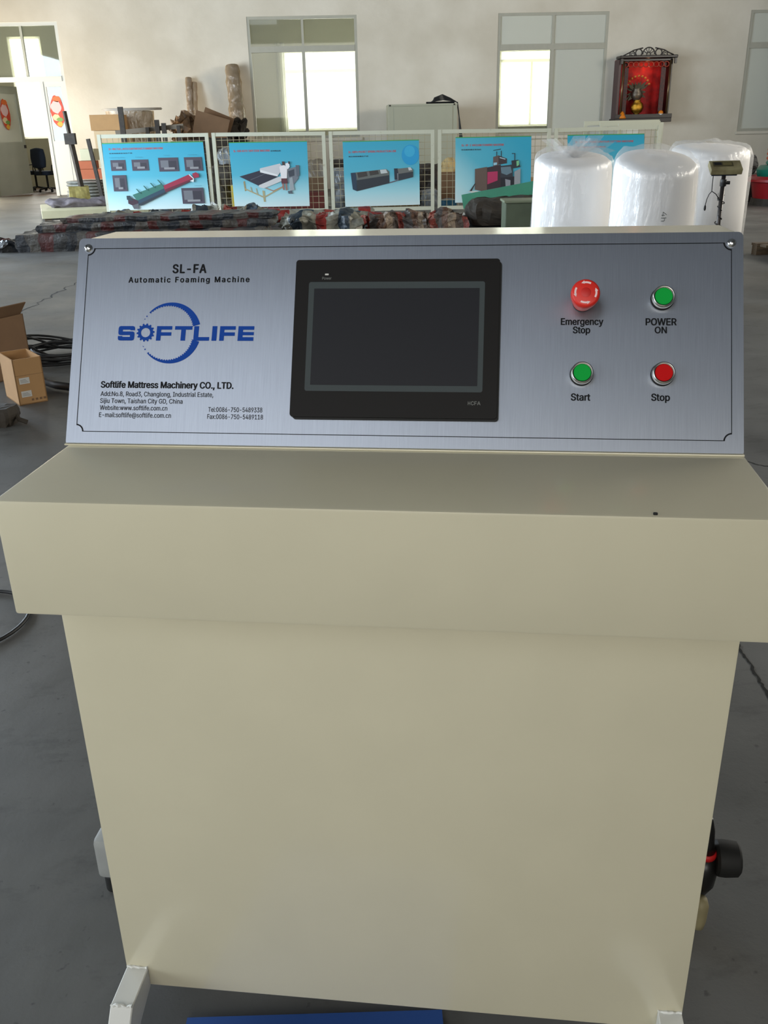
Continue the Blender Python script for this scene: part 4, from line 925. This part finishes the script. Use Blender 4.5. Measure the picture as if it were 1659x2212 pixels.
# big cartons and wrapped drum behind the first panel
a = Yp(197, 283, 21.4); b = Yp(250, 247, 21.4)
carton(a.x + .05, b.x + .15, 21.4, .7, 0.0, a.z, mat('pale_cardboard', (205, 178, 140), rough=.85, var=.05), 'pale lower cardboard carton behind the first fence panel')
carton(a.x, b.x + .1, 21.4, .66, a.z + .004, b.z, M_card, 'upper brown carton behind the first fence panel', rz=.02)
dc = Yp(282, 290, 22.7); ztop = Yp(282, 240, 22.7).z
dr = empty('wrapped_drum', (dc.x + .05, 22.7, 0), 0, 'plastic wrapped upright roll behind the first fence panel', 'wrapped roll')
MB().lathe([(.50, 0), (.50, ztop - .02), (.46, ztop)], 36).build('roll_core', mat('grey_brown_felt', (150, 140, 118), rough=.9, var=.1), dr, auto=40)
MB().lathe([(.53, 0), (.535, ztop * .4), (.52, ztop * .8), (.535, ztop)], 48, disp=lambda p_, a_, t: Vector((p_.x * (1 + .02 * math.sin(a_ * 9 + t * 4)), p_.y * (1 + .02 * math.sin(a_ * 9 + t * 4)), p_.z)), capb=False, capt=False).build('plastic_wrap', M_film2, dr, smooth=True)
a, b = Yp(210, 240, 22.3), Yp(343, 236, 22.3)
bt = MB(); bt.poly([((a.x - b.x) / 2 * (-1) * math.cos(2 * PI * k / 40), .55 * math.sin(2 * PI * k / 40), 0) for k in range(40)], (0, 0, .05)); bmesh.ops.bevel(bt.bm, geom=bt.bm.edges[:], offset=.02, segments=2, affect='EDGES')
o = bt.build('oval_board', mat('grey_board', (158, 150, 138), rough=.6), loc=((a.x + b.x) / 2, 22.75, ztop + .015), rot=(math.radians(2), 0, 0), smooth=False); tag(o, 'oval grey board lying on the plastic wrapped roll', 'board')
# upright dark bars behind the first panel
for px, y0, Yb, wd, lb_ in ((256, 231, 20.2, .10, 'tallest dark upright bar, in front of the wrapped roll'), (315, 275, 20.6, .07, 'shortest dark upright bar behind the first fence panel'), (335, 259, 20.6, .09, 'dark upright bar second in height behind the first fence panel'), (350, 266, 20.6, .09, 'dark upright bar just right of the second tallest one'), (382, 271, 20.6, .07, 'rightmost dark upright bar behind the first fence panel')):
    t_ = Yp(px, y0, Yb); o = MB().bb(-wd / 2, wd / 2, -.04, .04, 0, t_.z).build('upright_bar', M_steel, loc=(t_.x + .03, Yb, 0)); tag(o, lb_, 'steel bar', 'steel bars standing behind the fence')
beam('long_lath', Yp(250, 287, 20.69), Yp(396, 272, 20.69), .05, .09, mat('grey_lath', (112, 102, 88), rough=.8), 'long grey lath lying across behind the dark upright bars', 'lath')
# long wrapped tubes leaning on the wall
def wtube(p0, p1, r0, r1, m, label, film=True, cat='wrapped tube'):
    p0, p1 = Vector(p0), Vector(p1); r = empty('wrapped_tube', p0, 0, label, cat, 'wrapped tubes leaning on the far wall'); d = p1 - p0
    MB().tube([(0, 0, 0), tuple(d * .5), tuple(d)], 1, 12, rf=lambda t: r0 + (r1 - r0) * t).build('tube_core', m, r, smooth=True)
    mb = MB(); mb.tube([tuple(d * (k / 24)) for k in range(25)], 1, 14, rf=lambda t: (r0 + (r1 - r0) * t) * (1.12 + .10 * math.sin(t * 60) + .06 * math.sin(t * 23)), cap=False); mb.build('plastic_wrap', M_film2, r, smooth=True)
M_tb = mat('tube_brown', (140, 112, 80), rough=.6, var=.2, vscale=6)
wtube((Yp(408, 250, 25.2).x, 25.1, 0), Yp(407, 168, 25.75), .085, .075, M_tb, 'left one of the two thin brown wrapped tubes leaning on the far wall')
wtube((Yp(416, 250, 25.3).x - .02, 25.0, 0), Yp(420, 178, 25.78), .06, .06, mat('tube_pale', (200, 180, 150), rough=.5), 'right, paler one of the two thin wrapped tubes leaning on the far wall')
wtube((Yp(521, 285, 25.0).x, 25.0, 0), Yp(501, 142, 25.7), .22, .16, mat('tube_grey', (130, 118, 98), rough=.6, var=.2, vscale=6), 'thick wrapped tube leaning on the far wall left of the first window')
# flattened cardboard and crumpled paper
for k, (x0, y0, x1, y1, dz, lb_) in enumerate(((420, 262, 492, 283, .5, 'brown flattened cardboard sheet leaning behind the second fence panel'), (438, 252, 500, 277, .45, 'upper brown flattened cardboard sheet leaning behind the second fence panel'))):
    a, b = Yp(x0, y0, 23.2 + .4 * k), Yp(x1, y1, 23.2 + .4 * k); beam('cardboard_sheet', a, b, .05, dz, M_card2, lb_, 'cardboard'); cs_ = MB().bb(a.x - .1, b.x + .05, -.15, .15, 0, min(a.z, b.z) - dz * .3, bev=.01).build('brown_crate', M_dark, loc=(0, 23.2 + .4 * k + .0, 0)); tag(cs_, 'dark crate holding up the ' + ('lower' if k == 0 else 'upper') + ' brown cardboard sheet', 'crate')
for (x, y, w_, h_, m, lb_, sd) in ((403, 283, .75, .75, mat('crumpled_brown_film', (150, 120, 90), rough=.3, var=.5, vscale=8, bump=.6, bscale=14), 'crumpled brown plastic at the foot of the thin wrapped tubes', 31), (500, 286, .8, .55, M_dark, 'dark torn paper heap at the foot of the thick wrapped tube', 32)):
    a = Yp(x, y, 24.0); o = MB().blob((0, 0, 0), (w_, .6, h_), n=8, amp=.35, freq=2.6, power=.7, seed=sd, flat=False).build('crumpled_heap', m, loc=(a.x, 24.0, a.z)); tag(o, lb_, 'crumpled packing')
    bs = MB().bb(-w_ / 2, w_ / 2, -.3, .3, 0, a.z - h_ * .3).build('support_crate', M_dark, loc=(a.x, 24.0, 0)); tag(bs, 'dark crate under the ' + lb_.split(' at the')[0], 'crate')

# ---------------------------------------------------------------- grey cabinet with cable
ca, cb = Yp(838, 226, 24.6), Yp(988, 224, 24.6)
cab = empty('grey_cabinet', ((ca.x + cb.x) / 2, 24.6, 0), 0, 'wide pale grey electrical cabinet standing against the far wall between two windows', 'cabinet'); hw = (cb.x - ca.x) / 2
MB().bb(-hw, hw, 0, .8, 0, ca.z, bev=.01).build('carcass', M_cab, cab)
MB().bb(-hw + .15, hw - .12, -.015, 0, .15, ca.z - .06, bev=.004).build('door', M_cab, cab)
MB().bb(-hw, hw, -.02, .0, ca.z - .045, ca.z, bev=.003).build('top_edge', M_cab, cab)
for x in (-hw + .05, hw - .08): MB().lathe([(.02, 0), (.02, .01)], 10, Matrix.Translation((x, -.02, ca.z - .025)) @ Matrix.Rotation(PI / 2, 4, 'X')).build('bolt', M_steel, cab)
cc = empty('cable_bundle', (cb.x - .35, 24.7, ca.z), 0, 'black cable bundle lying on top of the grey cabinet and hanging down its right side', 'cable')
for k in range(5):
    MB().tube([(-.38 + .03 * k, .05 * k, .02), (-.2, .05 * k, .06 + .02 * k), (.0, .04 * k, .09 + .03 * k), (.2, .03 * k, .06 + .015 * k), (.36, .02 * k - .05, .02), (.40, -.06, -.3), (.42 + .02 * k, -.08, -.9), (.40 + .02 * k, -.08, -1.6)], .014, 6).build('cable', M_cable, cc, smooth=True)
MB().tube([(-.42, .1, .02), (.30, .1, .02)], .03, 8).build('cable', M_cable, cc)
# shelf seen below, wall socket specks left out

# ---------------------------------------------------------------- clutter behind the fence
CL = [ # px x0,x1, top y, Y, depth, mat, label, kind, category
 (470, 512, 318, 20.5, .7, M_bag, 'grey plastic bag behind the second fence panel, left of its poster', 'plastic_bag', 'bag'),
 (455, 505, 355, 19.6, .8, M_dark, 'dark scrap heap low behind the left end of the second fence panel', 'scrap_heap', 'scrap heap'),
 (498, 520, 400, 19.0, .3, M_yellow, 'yellow sheet peeking out left of the tape edge machine poster', 'yellow_sheet', 'sheet'),
 (520, 640, 380, 20.2, .8, M_dark, 'dark heap behind the tape edge machine poster', 'scrap_heap', 'scrap heap'),
 (655, 704, 345, 20.4, .7, mat('grey_brown_bag', (124, 114, 100), rough=.5, var=.3, vscale=8, bump=.5, bscale=14), 'grey brown sack behind the second fence panel, right of its poster', 'sack', 'bag'),
 (660, 700, 385, 19.4, .5, M_card2, 'brown carton low behind the right end of the second fence panel', 'cardboard_box', 'cardboard box'),
 (716, 748, 362, 19.2, .5, M_bag, 'pale crumpled plastic bag left of the disc poster', 'plastic_bag', 'bag'),
 (712, 790, 345, 20.6, .7, M_steel, 'black case behind the left end of the third fence panel', 'black_case', 'case'),
 (905, 945, 410, 19.2, .6, M_bag, 'torn grey plastic right of the disc poster', 'plastic_bag', 'bag'),
 (900, 960, 352, 20.8, .9, M_steel, 'dark slanted board stack right of the disc poster', 'board_stack', 'boards'),
 (950, 985, 372, 19.6, .5, M_card2, 'brown carton stack left of the vacuum foaming poster', 'cardboard_box', 'cardboard box'),
 (950, 982, 358, 19.8, .3, mat('raw_foam', (196, 170, 118), rough=.9, var=.15), 'torn yellowish foam piece on the brown carton', 'foam_piece', 'foam'),
 (948, 985, 430, 17.9, .4, M_bagb, 'blue plastic bag low behind the fourth fence panel', 'plastic_bag', 'bag'),
 (1140, 1165, 385, 18.6, .5, M_card, 'open brown carton right of the vacuum foaming poster', 'cardboard_box', 'cardboard box'),
 (755, 905, 415, 18.9, .6, mat('ochre_carton', (128, 104, 60), rough=.85, var=.3, vscale=5), 'long ochre carton low behind the disc poster', 'cardboard_box', 'cardboard box'),
 (560, 700, 418, 18.9, .5, mat('dull_red_crate', (112, 50, 42), rough=.7, var=.3, vscale=5), 'dull red crate low behind the tape edge machine poster', 'red_crate', 'crate'),
]
for k, (x0, x1, yt, Y, dep, m, lab, nm, cat) in enumerate(CL):
    a, b = Yp(x0, yt, Y), Yp(x1, yt, Y); L_ = b.x - a.x
    if cat in ('cardboard box', 'case', 'crate', 'sheet'):
        r = empty(nm, ((a.x + b.x) / 2, Y, 0), random.uniform(-.04, .04), lab, cat)
        nb = 3 if cat == 'cardboard box' and a.z > .9 else 1
        for q in range(nb): MB().bb(-L_ / 2, L_ / 2, 0, dep, a.z * q / nb + .004 * q, a.z * (q + 1) / nb, bev=.01).build('carton' if cat == 'cardboard box' else 'shell', m, r)
        if cat == 'cardboard box': MB().bb(-L_ / 2 + .02, L_ / 2 - .02, dep / 2 - .03, dep / 2 + .03, a.z, a.z + .002).build('tape', M_beige, r)
    else:
        zc = a.z
        if nm == 'foam_piece':
            o = MB().blob((0, 0, 0), (L_, dep, .4), n=7, amp=.3, freq=2.5, power=.6, seed=k).build(nm, m, loc=((a.x + b.x) / 2, Y, zc - .05))
        else:
            o = MB().blob((0, 0, zc / 2), (L_, dep, zc), n=8, amp=.16, freq=2.6, power=.35, seed=k + 40).build(nm, m, loc=((a.x + b.x) / 2, Y, 0))
        tag(o, lab, cat)

# ---------------------------------------------------------------- foam rolls in plastic
def foam_roll(cx, cy, r, h, slope, label, seed, tuft=False, taper=.06, mark=None):
    rt = empty('foam_roll', (cx, cy, 0), 0, label, 'foam roll', 'white foam rolls wrapped in clear plastic')
    def dcore(p, a, t):
        z = p.z
        z = p.z + slope * p.y * (p.z / h) ** 2
        return Vector((p.x, p.y, z))
    pr_ = [(r, 0), (r * .995, h * .5), (r * .98, h - .09), (r * .95, h - .04), (r * .86, h - .01), (r * .5, h), (.08, h - .005)]
    MB().lathe(pr_, 48, disp=dcore).build('foam_core', M_foam, rt, smooth=True)
    def dw(p, a, t):
        f_ = 1 + .018 * math.sin(a * 7 + seed + t * 3) + .02 * noise.noise(Vector((math.cos(a) * 3, math.sin(a) * 3, p.z * 1.2 + seed))) + .012 * noise.noise(Vector((math.cos(a) * 11, math.sin(a) * 11, p.z * 2 + seed)))
        z = p.z + slope * p.y * min(1.1, p.z / h) ** 2
        if t > .86: z += .03 * noise.noise(Vector((p.x * 8, p.y * 8, seed)))
        return Vector((p.x * f_, p.y * f_, z))
    n = 22; prw = [(r * (1.05 - taper * (k / n)), h * .97 * k / n) for k in range(n)] + [(r * .99, h - .02), (r * .93, h + .02), (r * .7, h + .025), (r * .4, h + .03), (.09, h + .05)]
    MB().lathe(prw, 84, disp=dw, capb=False, capt=False).build('plastic_wrap', M_film, rt, smooth=True)
    if tuft:
        tf = MB(); rnd = random.Random(seed)
        for k in range(15):
            a = rnd.random() * 2 * PI; l = rnd.uniform(.1, .42); e = Vector((math.cos(a) * l * 1.1, math.sin(a) * l * .5, h + rnd.uniform(.03, .20))); b1 = Vector((rnd.uniform(-.05, .05), rnd.uniform(-.05, .05), h)); 
            s_ = Vector((-math.sin(a), math.cos(a), .3)) * .09
            tf.poly([b1 - s_ * .4, b1 + s_ * .4, b1.lerp(e, .6) + s_ + Vector((0, 0, .05)), e, b1.lerp(e, .6) - s_])
        tf.build('tied_top', M_film, rt, smooth=False)
    if mark:
        t_ = text(mark, -.03, .05, 0, .045, 'lettering', M_gt, rt, 0, 1, 0, Matrix(((0, 1, 0, -.05), (0, 0, 1, -r * 1.08), (-1, 0, 0, .64), (0, 0, 0, 1))))
    return rt
foam_roll(2.35, 9.3, .385, 1.10, .20, 'leftmost foam roll, with a tied tuft of plastic on top', 1, True)
foam_roll(2.89, 8.45, .375, 1.09, .28, 'middle foam roll, nearest to the console, wrapped in clear plastic', 2, False, mark='4h')
foam_roll(4.27, 10.7, .44, 1.14, .12, 'rightmost foam roll, furthest back, behind the scale display', 3, False, taper=.0, mark='3m')

# ---------------------------------------------------------------- platform scale
sp_ = Yp(1566, 362, 7.2); sb = empty('platform_scale', (sp_.x, 7.2, 0), math.radians(-8), 'platform scale with a beige display head on a dark pole before the rightmost foam roll', 'scale')
hz = sp_.z
MB().bb(-.36, .06, -.4, .15, .04, .12, bev=.01).build('weighing_plate', M_steel, sb)
for x in (-.32, .02):
    for y in (-.36, .1): MB().lathe([(.02, 0), (.02, .04)], 12, Matrix.Translation((x, y, 0))).build('foot', M_rubber, sb)
MB().tube([(-.0, 0, .12), (.0, 0, hz - .03)], .017, 14).build('pole', mat('dark_pole', (62, 58, 56), rough=.35, metal=.5), sb, smooth=True)
MB().lathe([(.024, 0), (.026, .03), (.024, .05)], 14, Matrix.Translation((0, 0, hz - .135))).build('pole_collar', M_black, sb)
MB().tube([(.02, 0, hz - .11), (.05, -.005, hz - .11)], .013, 10).build('clamp_knob', M_black, sb)
hd = MB(); hd.box((0, 0, 0), (.235, .13, .045), bev=.006); head = hd.build('display_head', mat('dirty_beige', (150, 142, 105), rough=.5, rgb2=(110, 100, 70), vscale=9), sb, loc=(0, -.01, hz), rot=(math.radians(28), 0, 0))
MB().bb(-.095, .055, -.02, .045, .0226, .0236).build('dark_face', mat('olive_face', (70, 64, 36), rough=.4), head)
MB().bb(-.02, .045, -.005, .035, .0236, .0242).build('keypad', mat('key_olive', (104, 96, 58), rough=.5), head)
MB().bb(-.085, -.03, .0, .035, .0236, .0242).build('readout', M_screen, head)
MB().bb(-.10, .09, -.04, .04, -.045, -.0235).build('head_bracket', M_navy, head)
cw = MB(); cw.tube([(.02 * math.cos(k * .9) * (1 + .5 * math.sin(k * .31)), .03 * math.sin(k * .9), hz - .2 - k * .0085) for k in range(75)], .004, 5); cw.build('wound_cord', M_cable, sb, smooth=True)
MB().tube([(-.08, 0, hz - .06), (-.08, 0, hz - .12), (-.08, -.01, hz - .17), (-.05, -.02, hz - .19), (-.02, -.02, hz - .23)], .0035, 6).build('cord', M_cable, sb, smooth=True)
MB().tube([(-.08, -.01, hz - .17), (-.10, -.02, hz - .19), (-.115, -.02, hz - .23), (-.12, -.02, hz - .27)], .003, 6).build('cord', M_cable, sb, smooth=True)
MB().lathe([(.003, .03), (.008, .02), (.009, 0), (.004, -.012)], 10, Matrix.Translation((-.121, -.02, hz - .30))).build('plug', M_rubber, sb)

# ---------------------------------------------------------------- right edge things
a = Yp(1618, 392, 16.2); zb_ = a.z
rb = empty('red_bin', (8.3, 16.9, 0), 0, 'large red plastic tub cut off by the right edge', 'tub')
MB().lathe([(.62, .12), (.70, .5), (.76, zb_ - .05), (.79, zb_ - .04), (.79, zb_), (.74, zb_), (.70, .5), (.6, .16)], 40).build('tub_body', M_redpl, rb, auto=50)
MB().lathe([(.66, .0), (.64, .12)], 30).build('tub_base', M_steel, rb)
gz = Yp(1650, 358, 16.6).z
tb = MB().lathe([(.46, 0), (.50, .05), (.52, gz - zb_ - .08), (.46, gz - zb_ - .01), (.3, gz - zb_)], 36).build('teal_tub', M_teal, loc=(8.2, 16.9, zb_ + .002), auto=50); tag(tb, 'upside down teal plastic tub on the red tub', 'tub')
oz_ = Yp(1650, 308, 16.6).z
for k in range(5):
    hh = (oz_ - gz) / 5; o = MB().lathe([(.26, 0), (.30, hh * .2), (.30, hh * .6), (.27, hh * .98)], 26).build('orange_basket', M_orpl if k else M_teal, loc=(8.12, 16.9, gz + .002 + k * hh), auto=50)
    tag(o, ('green' if k == 0 else 'orange') + ' basket, ' + ['bottom', 'second', 'third', 'fourth', 'top'][k] + ' one of the stack on the teal tub', 'basket', 'baskets stacked on the teal tub')
o = MB().blob((0, 0, .17), (.42, .5, .34), n=6, amp=.15, freq=2, power=.6, seed=9).build('black_motor', M_rubber, loc=(Yp(1626, 372, 17.6).x, 18.0, Yp(1626, 376, 17.9).z)); tag(o, 'black motor housing left of the teal tub', 'motor')
o = MB().bb(-.4, .4, -.4, .4, 0, Yp(1626, 376, 17.9).z, bev=.01).build('dark_crate', M_dark, loc=(Yp(1626, 372, 17.6).x + .3, 18.1, 0)); tag(o, 'dark crate under the black motor housing', 'crate')
pc_ = G(1640, 560); pal = empty('wooden_pallet', (pc_.x + .75, pc_.y + .0, 0), math.radians(6), 'dark worn wooden pallet on the floor at the right edge beyond the console', 'pallet')
for k in range(6): MB().bb(-.6, .6, -.5 + k * .18, -.5 + k * .18 + .12, .10, .125).build('plank', M_wood, pal)
for y in (-.4, 0, .45): MB().bb(-.6, .6, y - .05, y + .05, 0, .10).build('bearer', M_wood, pal)

# ---------------------------------------------------------------- wall shrine
S0, S1 = Yp(1330, 262, 25.5), Yp(1440, 262, 25.5); sw = S1.x - S0.x; shh = Yp(1440, 128, 25.5).z - S1.z
sh = empty('hanging_shrine', (S0.x, 25.5, S0.z), 0, 'dark carved wooden shrine with a red lit interior hanging on the far wall', 'shrine')
SD = .42
MB().bb(-.02, .05, -.0, SD, .05, shh - .02, bev=.005).build('side_panel', M_lacq2, sh)
MB().bb(sw - .05, sw + .02, 0, SD, .05, shh - .02, bev=.005).build('side_panel', M_lacq, sh)
MB().bb(0, sw, SD - .03, SD, .0, shh).build('back_panel', M_redc, sh)
MB().bb(-.06, sw + .08, -.12, SD, -.04, .06, bev=.01).build('base_shelf', M_lacq, sh)
MB().bb(-.06, sw + .08, -.13, -.10, .06, .16, bev=.005).build('front_rail', M_lacq, sh)
MB().bb(-.0, sw, 0, SD, shh - .06, shh, bev=.01).build('ceiling_board', M_lacq, sh)
MB().bb(-.04, sw + .10, -.14, SD * .6, shh, shh + .07, bev=.02).build('cornice', M_lacq, sh)
for x in (.02, sw + .05): MB().bb(x - .03, x + .03, -.13, -.08, shh - .13, shh, bev=.004).build('cornice_bracket', M_lacq, sh)
for x in (.09, sw - .05): MB().tube([(x, -.04, .06), (x, -.04, shh - .05)], .028, 14).build('column', mat('bronze_column', (104, 84, 58), rough=.3, metal=.6), sh, smooth=True)
for x, w_ in ((.20, .10), (sw - .20, .12)): MB().bb(x - w_ / 2, x + w_ / 2, .02, .05, .1, shh - .06).build('carved_screen', mat('dark_red_screen', (84, 18, 18), rough=.5, rgb2=(30, 12, 12), vscale=30), sh)
vl = MB()
for k in range(9):
    x = .15 + (sw - .3) * k / 8; vl.tube([(x + .07 * math.cos(t), -.02, shh - .14 + .06 * math.sin(t)) for t in [2 * PI * q / 12 for q in range(13)]], .014, 6, cap=False)
vl.build('carved_valance', mat('carved_red', (150, 50, 28), rough=.4), sh, smooth=True)
# openwork crest
cr = MB(); cxm = sw / 2 + .03
def arcp(cx, cz, r, a0, a1, n=14, yy=-.06): return [(cx + r * math.cos(math.radians(a0 + (a1 - a0) * k / n)), yy, cz + r * math.sin(math.radians(a0 + (a1 - a0) * k / n))) for k in range(n + 1)]
zc = shh + .07
cr.tube(arcp(cxm, zc + .02, .16, 0, 180), .016, 6); cr.tube(arcp(cxm, zc + .02, .05, 0, 360), .012, 6, cap=False)
for a in (30, 60, 90, 120, 150): cr.tube([(cxm + .05 * math.cos(math.radians(a)), -.06, zc + .02 + .05 * math.sin(math.radians(a))), (cxm + .16 * math.cos(math.radians(a)), -.06, zc + .02 + .16 * math.sin(math.radians(a)))], .009, 5)
for s_ in (-1, 1):
    cr.tube(arcp(cxm + s_ * .26, zc + .06, .085, 0, 360), .016, 6, cap=False); cr.tube(arcp(cxm + s_ * .43, zc + .03, .065, 0, 360), .014, 6, cap=False)
    cr.tube(arcp(cxm + s_ * .43, zc + .03, .03, 0, 300), .010, 6); cr.tube([(cxm + s_ * .16, -.06, zc + .17), (cxm + s_ * .26, -.06, zc + .15), (cxm + s_ * .40, -.06, zc + .12), (cxm + s_ * .54, -.06, zc + .05), (cxm + s_ * .66, -.06, zc + .0)], .016, 6)
cr.build('openwork_crest', M_lacq, sh, smooth=True)
# offerings in the shrine: each rests in it
gp = (.34 * sw, .05, .06)
ox_, oy_ = S0.x, 25.5
def sitem(nm, x, y, z, lab, cat): return empty(nm, (ox_ + x, oy_ + y, S0.z + z), 0, lab, cat)
r_ = sitem('gold_pot', sw * .39, .0, .06, 'round gold pot in the middle of the shrine', 'pot')
MB().lathe([(.08, 0), (.07, .05), (.06, .1), (.14, .16), (.175, .26), (.15, .36), (.08, .41), (.10, .44)], 22).build('pot_body', M_gold, r_, smooth=True)
r_ = sitem('silver_urn', sw * .42, .24, .5, 'tarnished urn with leaf sprays above the gold pot', 'urn')
MB().lathe([(.05, -.44), (.04, -.1), (.08, 0), (.15, .08), (.16, .17), (.10, .26), (.12, .29)], 20).build('urn_body', M_silver, r_, smooth=True)
lf_ = MB()
for k in range(26):
    a = random.uniform(-2.6, 2.6); l = random.uniform(.18, .40); e = Vector((math.sin(a) * l, random.uniform(-.08, .05), .22 + math.cos(a) * l * .9)); b0 = Vector((0, 0, .2)); s_ = (e - b0).cross(Vector((0, 1, 0))).normalized() * .04
    lf_.poly([b0, b0.lerp(e, .6) + s_, e, b0.lerp(e, .6) - s_], (0, .004, 0))
lf_.build('leaf_spray', M_leaf, r_, kind='stuff')
fl_ = MB()
for k in range(9):
    a = -1.3 + k * .32; fl_.lathe([(.01, -.03), (.04, 0), (.02, .03)], 8, Matrix.Translation((math.sin(a) * .30, -.09, .30 + math.cos(a) * .28)))
fl_.build('blossoms', mat('amber_petal', (200, 120, 50), rough=.35), r_, smooth=True)
r_ = sitem('orange_offering', .14, -.07, .062, 'orange paper cone at the left front of the shrine shelf', 'offering')
MB().lathe([(.11, 0), (.09, .06), (.02, .17)], 12).build('cone', M_orangef, r_, smooth=True)
r_ = sitem('offering_bowl', sw - .22, -.06, .062, 'white bowl at the right front of the shrine shelf', 'bowl')
MB().lathe([(.03, 0), (.04, .02), (.09, .10), (.085, .10), (.03, .03)], 20).build('bowl_body', M_porc, r_, smooth=True)
r_ = tag(MB().lathe([(.01, 0), (.05, .02), (.065, .06), (.05, .10), (.01, .12)], 16).build('orange_fruit', M_orangef, loc=(ox_ + sw - .20, oy_ - .06, S0.z + .062 + .06), smooth=True), 'orange fruit lying in the white bowl of the shrine', 'fruit')
lp = bpy.data.lights.new('shrine_lamp', 'POINT'); lp.energy = 2.6; lp.color = (1, .42, .2); lp.shadow_soft_size = .05; lo = bpy.data.objects.new('shrine_lamp', lp); COL.objects.link(lo); lo.location = (sw / 2 + .1, .12, shh - .2); lo.parent = sh

# ---------------------------------------------------------------- office chairs behind the door
def chair(c, rz, label):
    r = empty('office_chair', c, rz, label, 'chair', 'office chairs seen through the open door')
    MB().blob((0, 0, .52), (.52, .50, .12), n=4, amp=.03, power=.3).build('seat', M_navy, r, smooth=True)
    MB().blob((0, .26, .92), (.50, .10, .56), n=5, amp=.03, power=.5, flat=False).build('backrest', M_navy, r, smooth=True)
    MB().bb(-.03, .03, .24, .27, .5, .75).build('back_bar', M_rubber, r)
    MB().tube([(0, 0, .1), (0, 0, .47)], .03, 10).build('stem', M_rubber, r)
    for k in range(5):
        a = k * 2 * PI / 5; MB().tube([(0, 0, .12), (.30 * math.cos(a), .30 * math.sin(a), .07)], .022, 6).build('base_arm', M_rubber, r)
        MB().lathe([(.03, -.02), (.03, .02)], 10, Matrix.Translation((.30 * math.cos(a), .30 * math.sin(a), .03)) @ Matrix.Rotation(PI / 2, 4, 'X')).build('caster', M_rubber, r)
    for s_ in (-1, 1): MB().tube([(s_ * .26, .1, .52), (s_ * .30, .1, .72), (s_ * .30, -.15, .74), (s_ * .26, -.2, .52)], .018, 6).build('armrest', M_rubber, r)
c1 = Yp(103, 395, 28.2); chair((c1.x, 28.2, 0), math.radians(160), 'navy office chair seen through the doorway, nearer the white leaf')
c2 = Yp(72, 395, 28.6); chair((c2.x, 28.9, 0), math.radians(120), 'navy office chair partly behind the open grey door leaf')
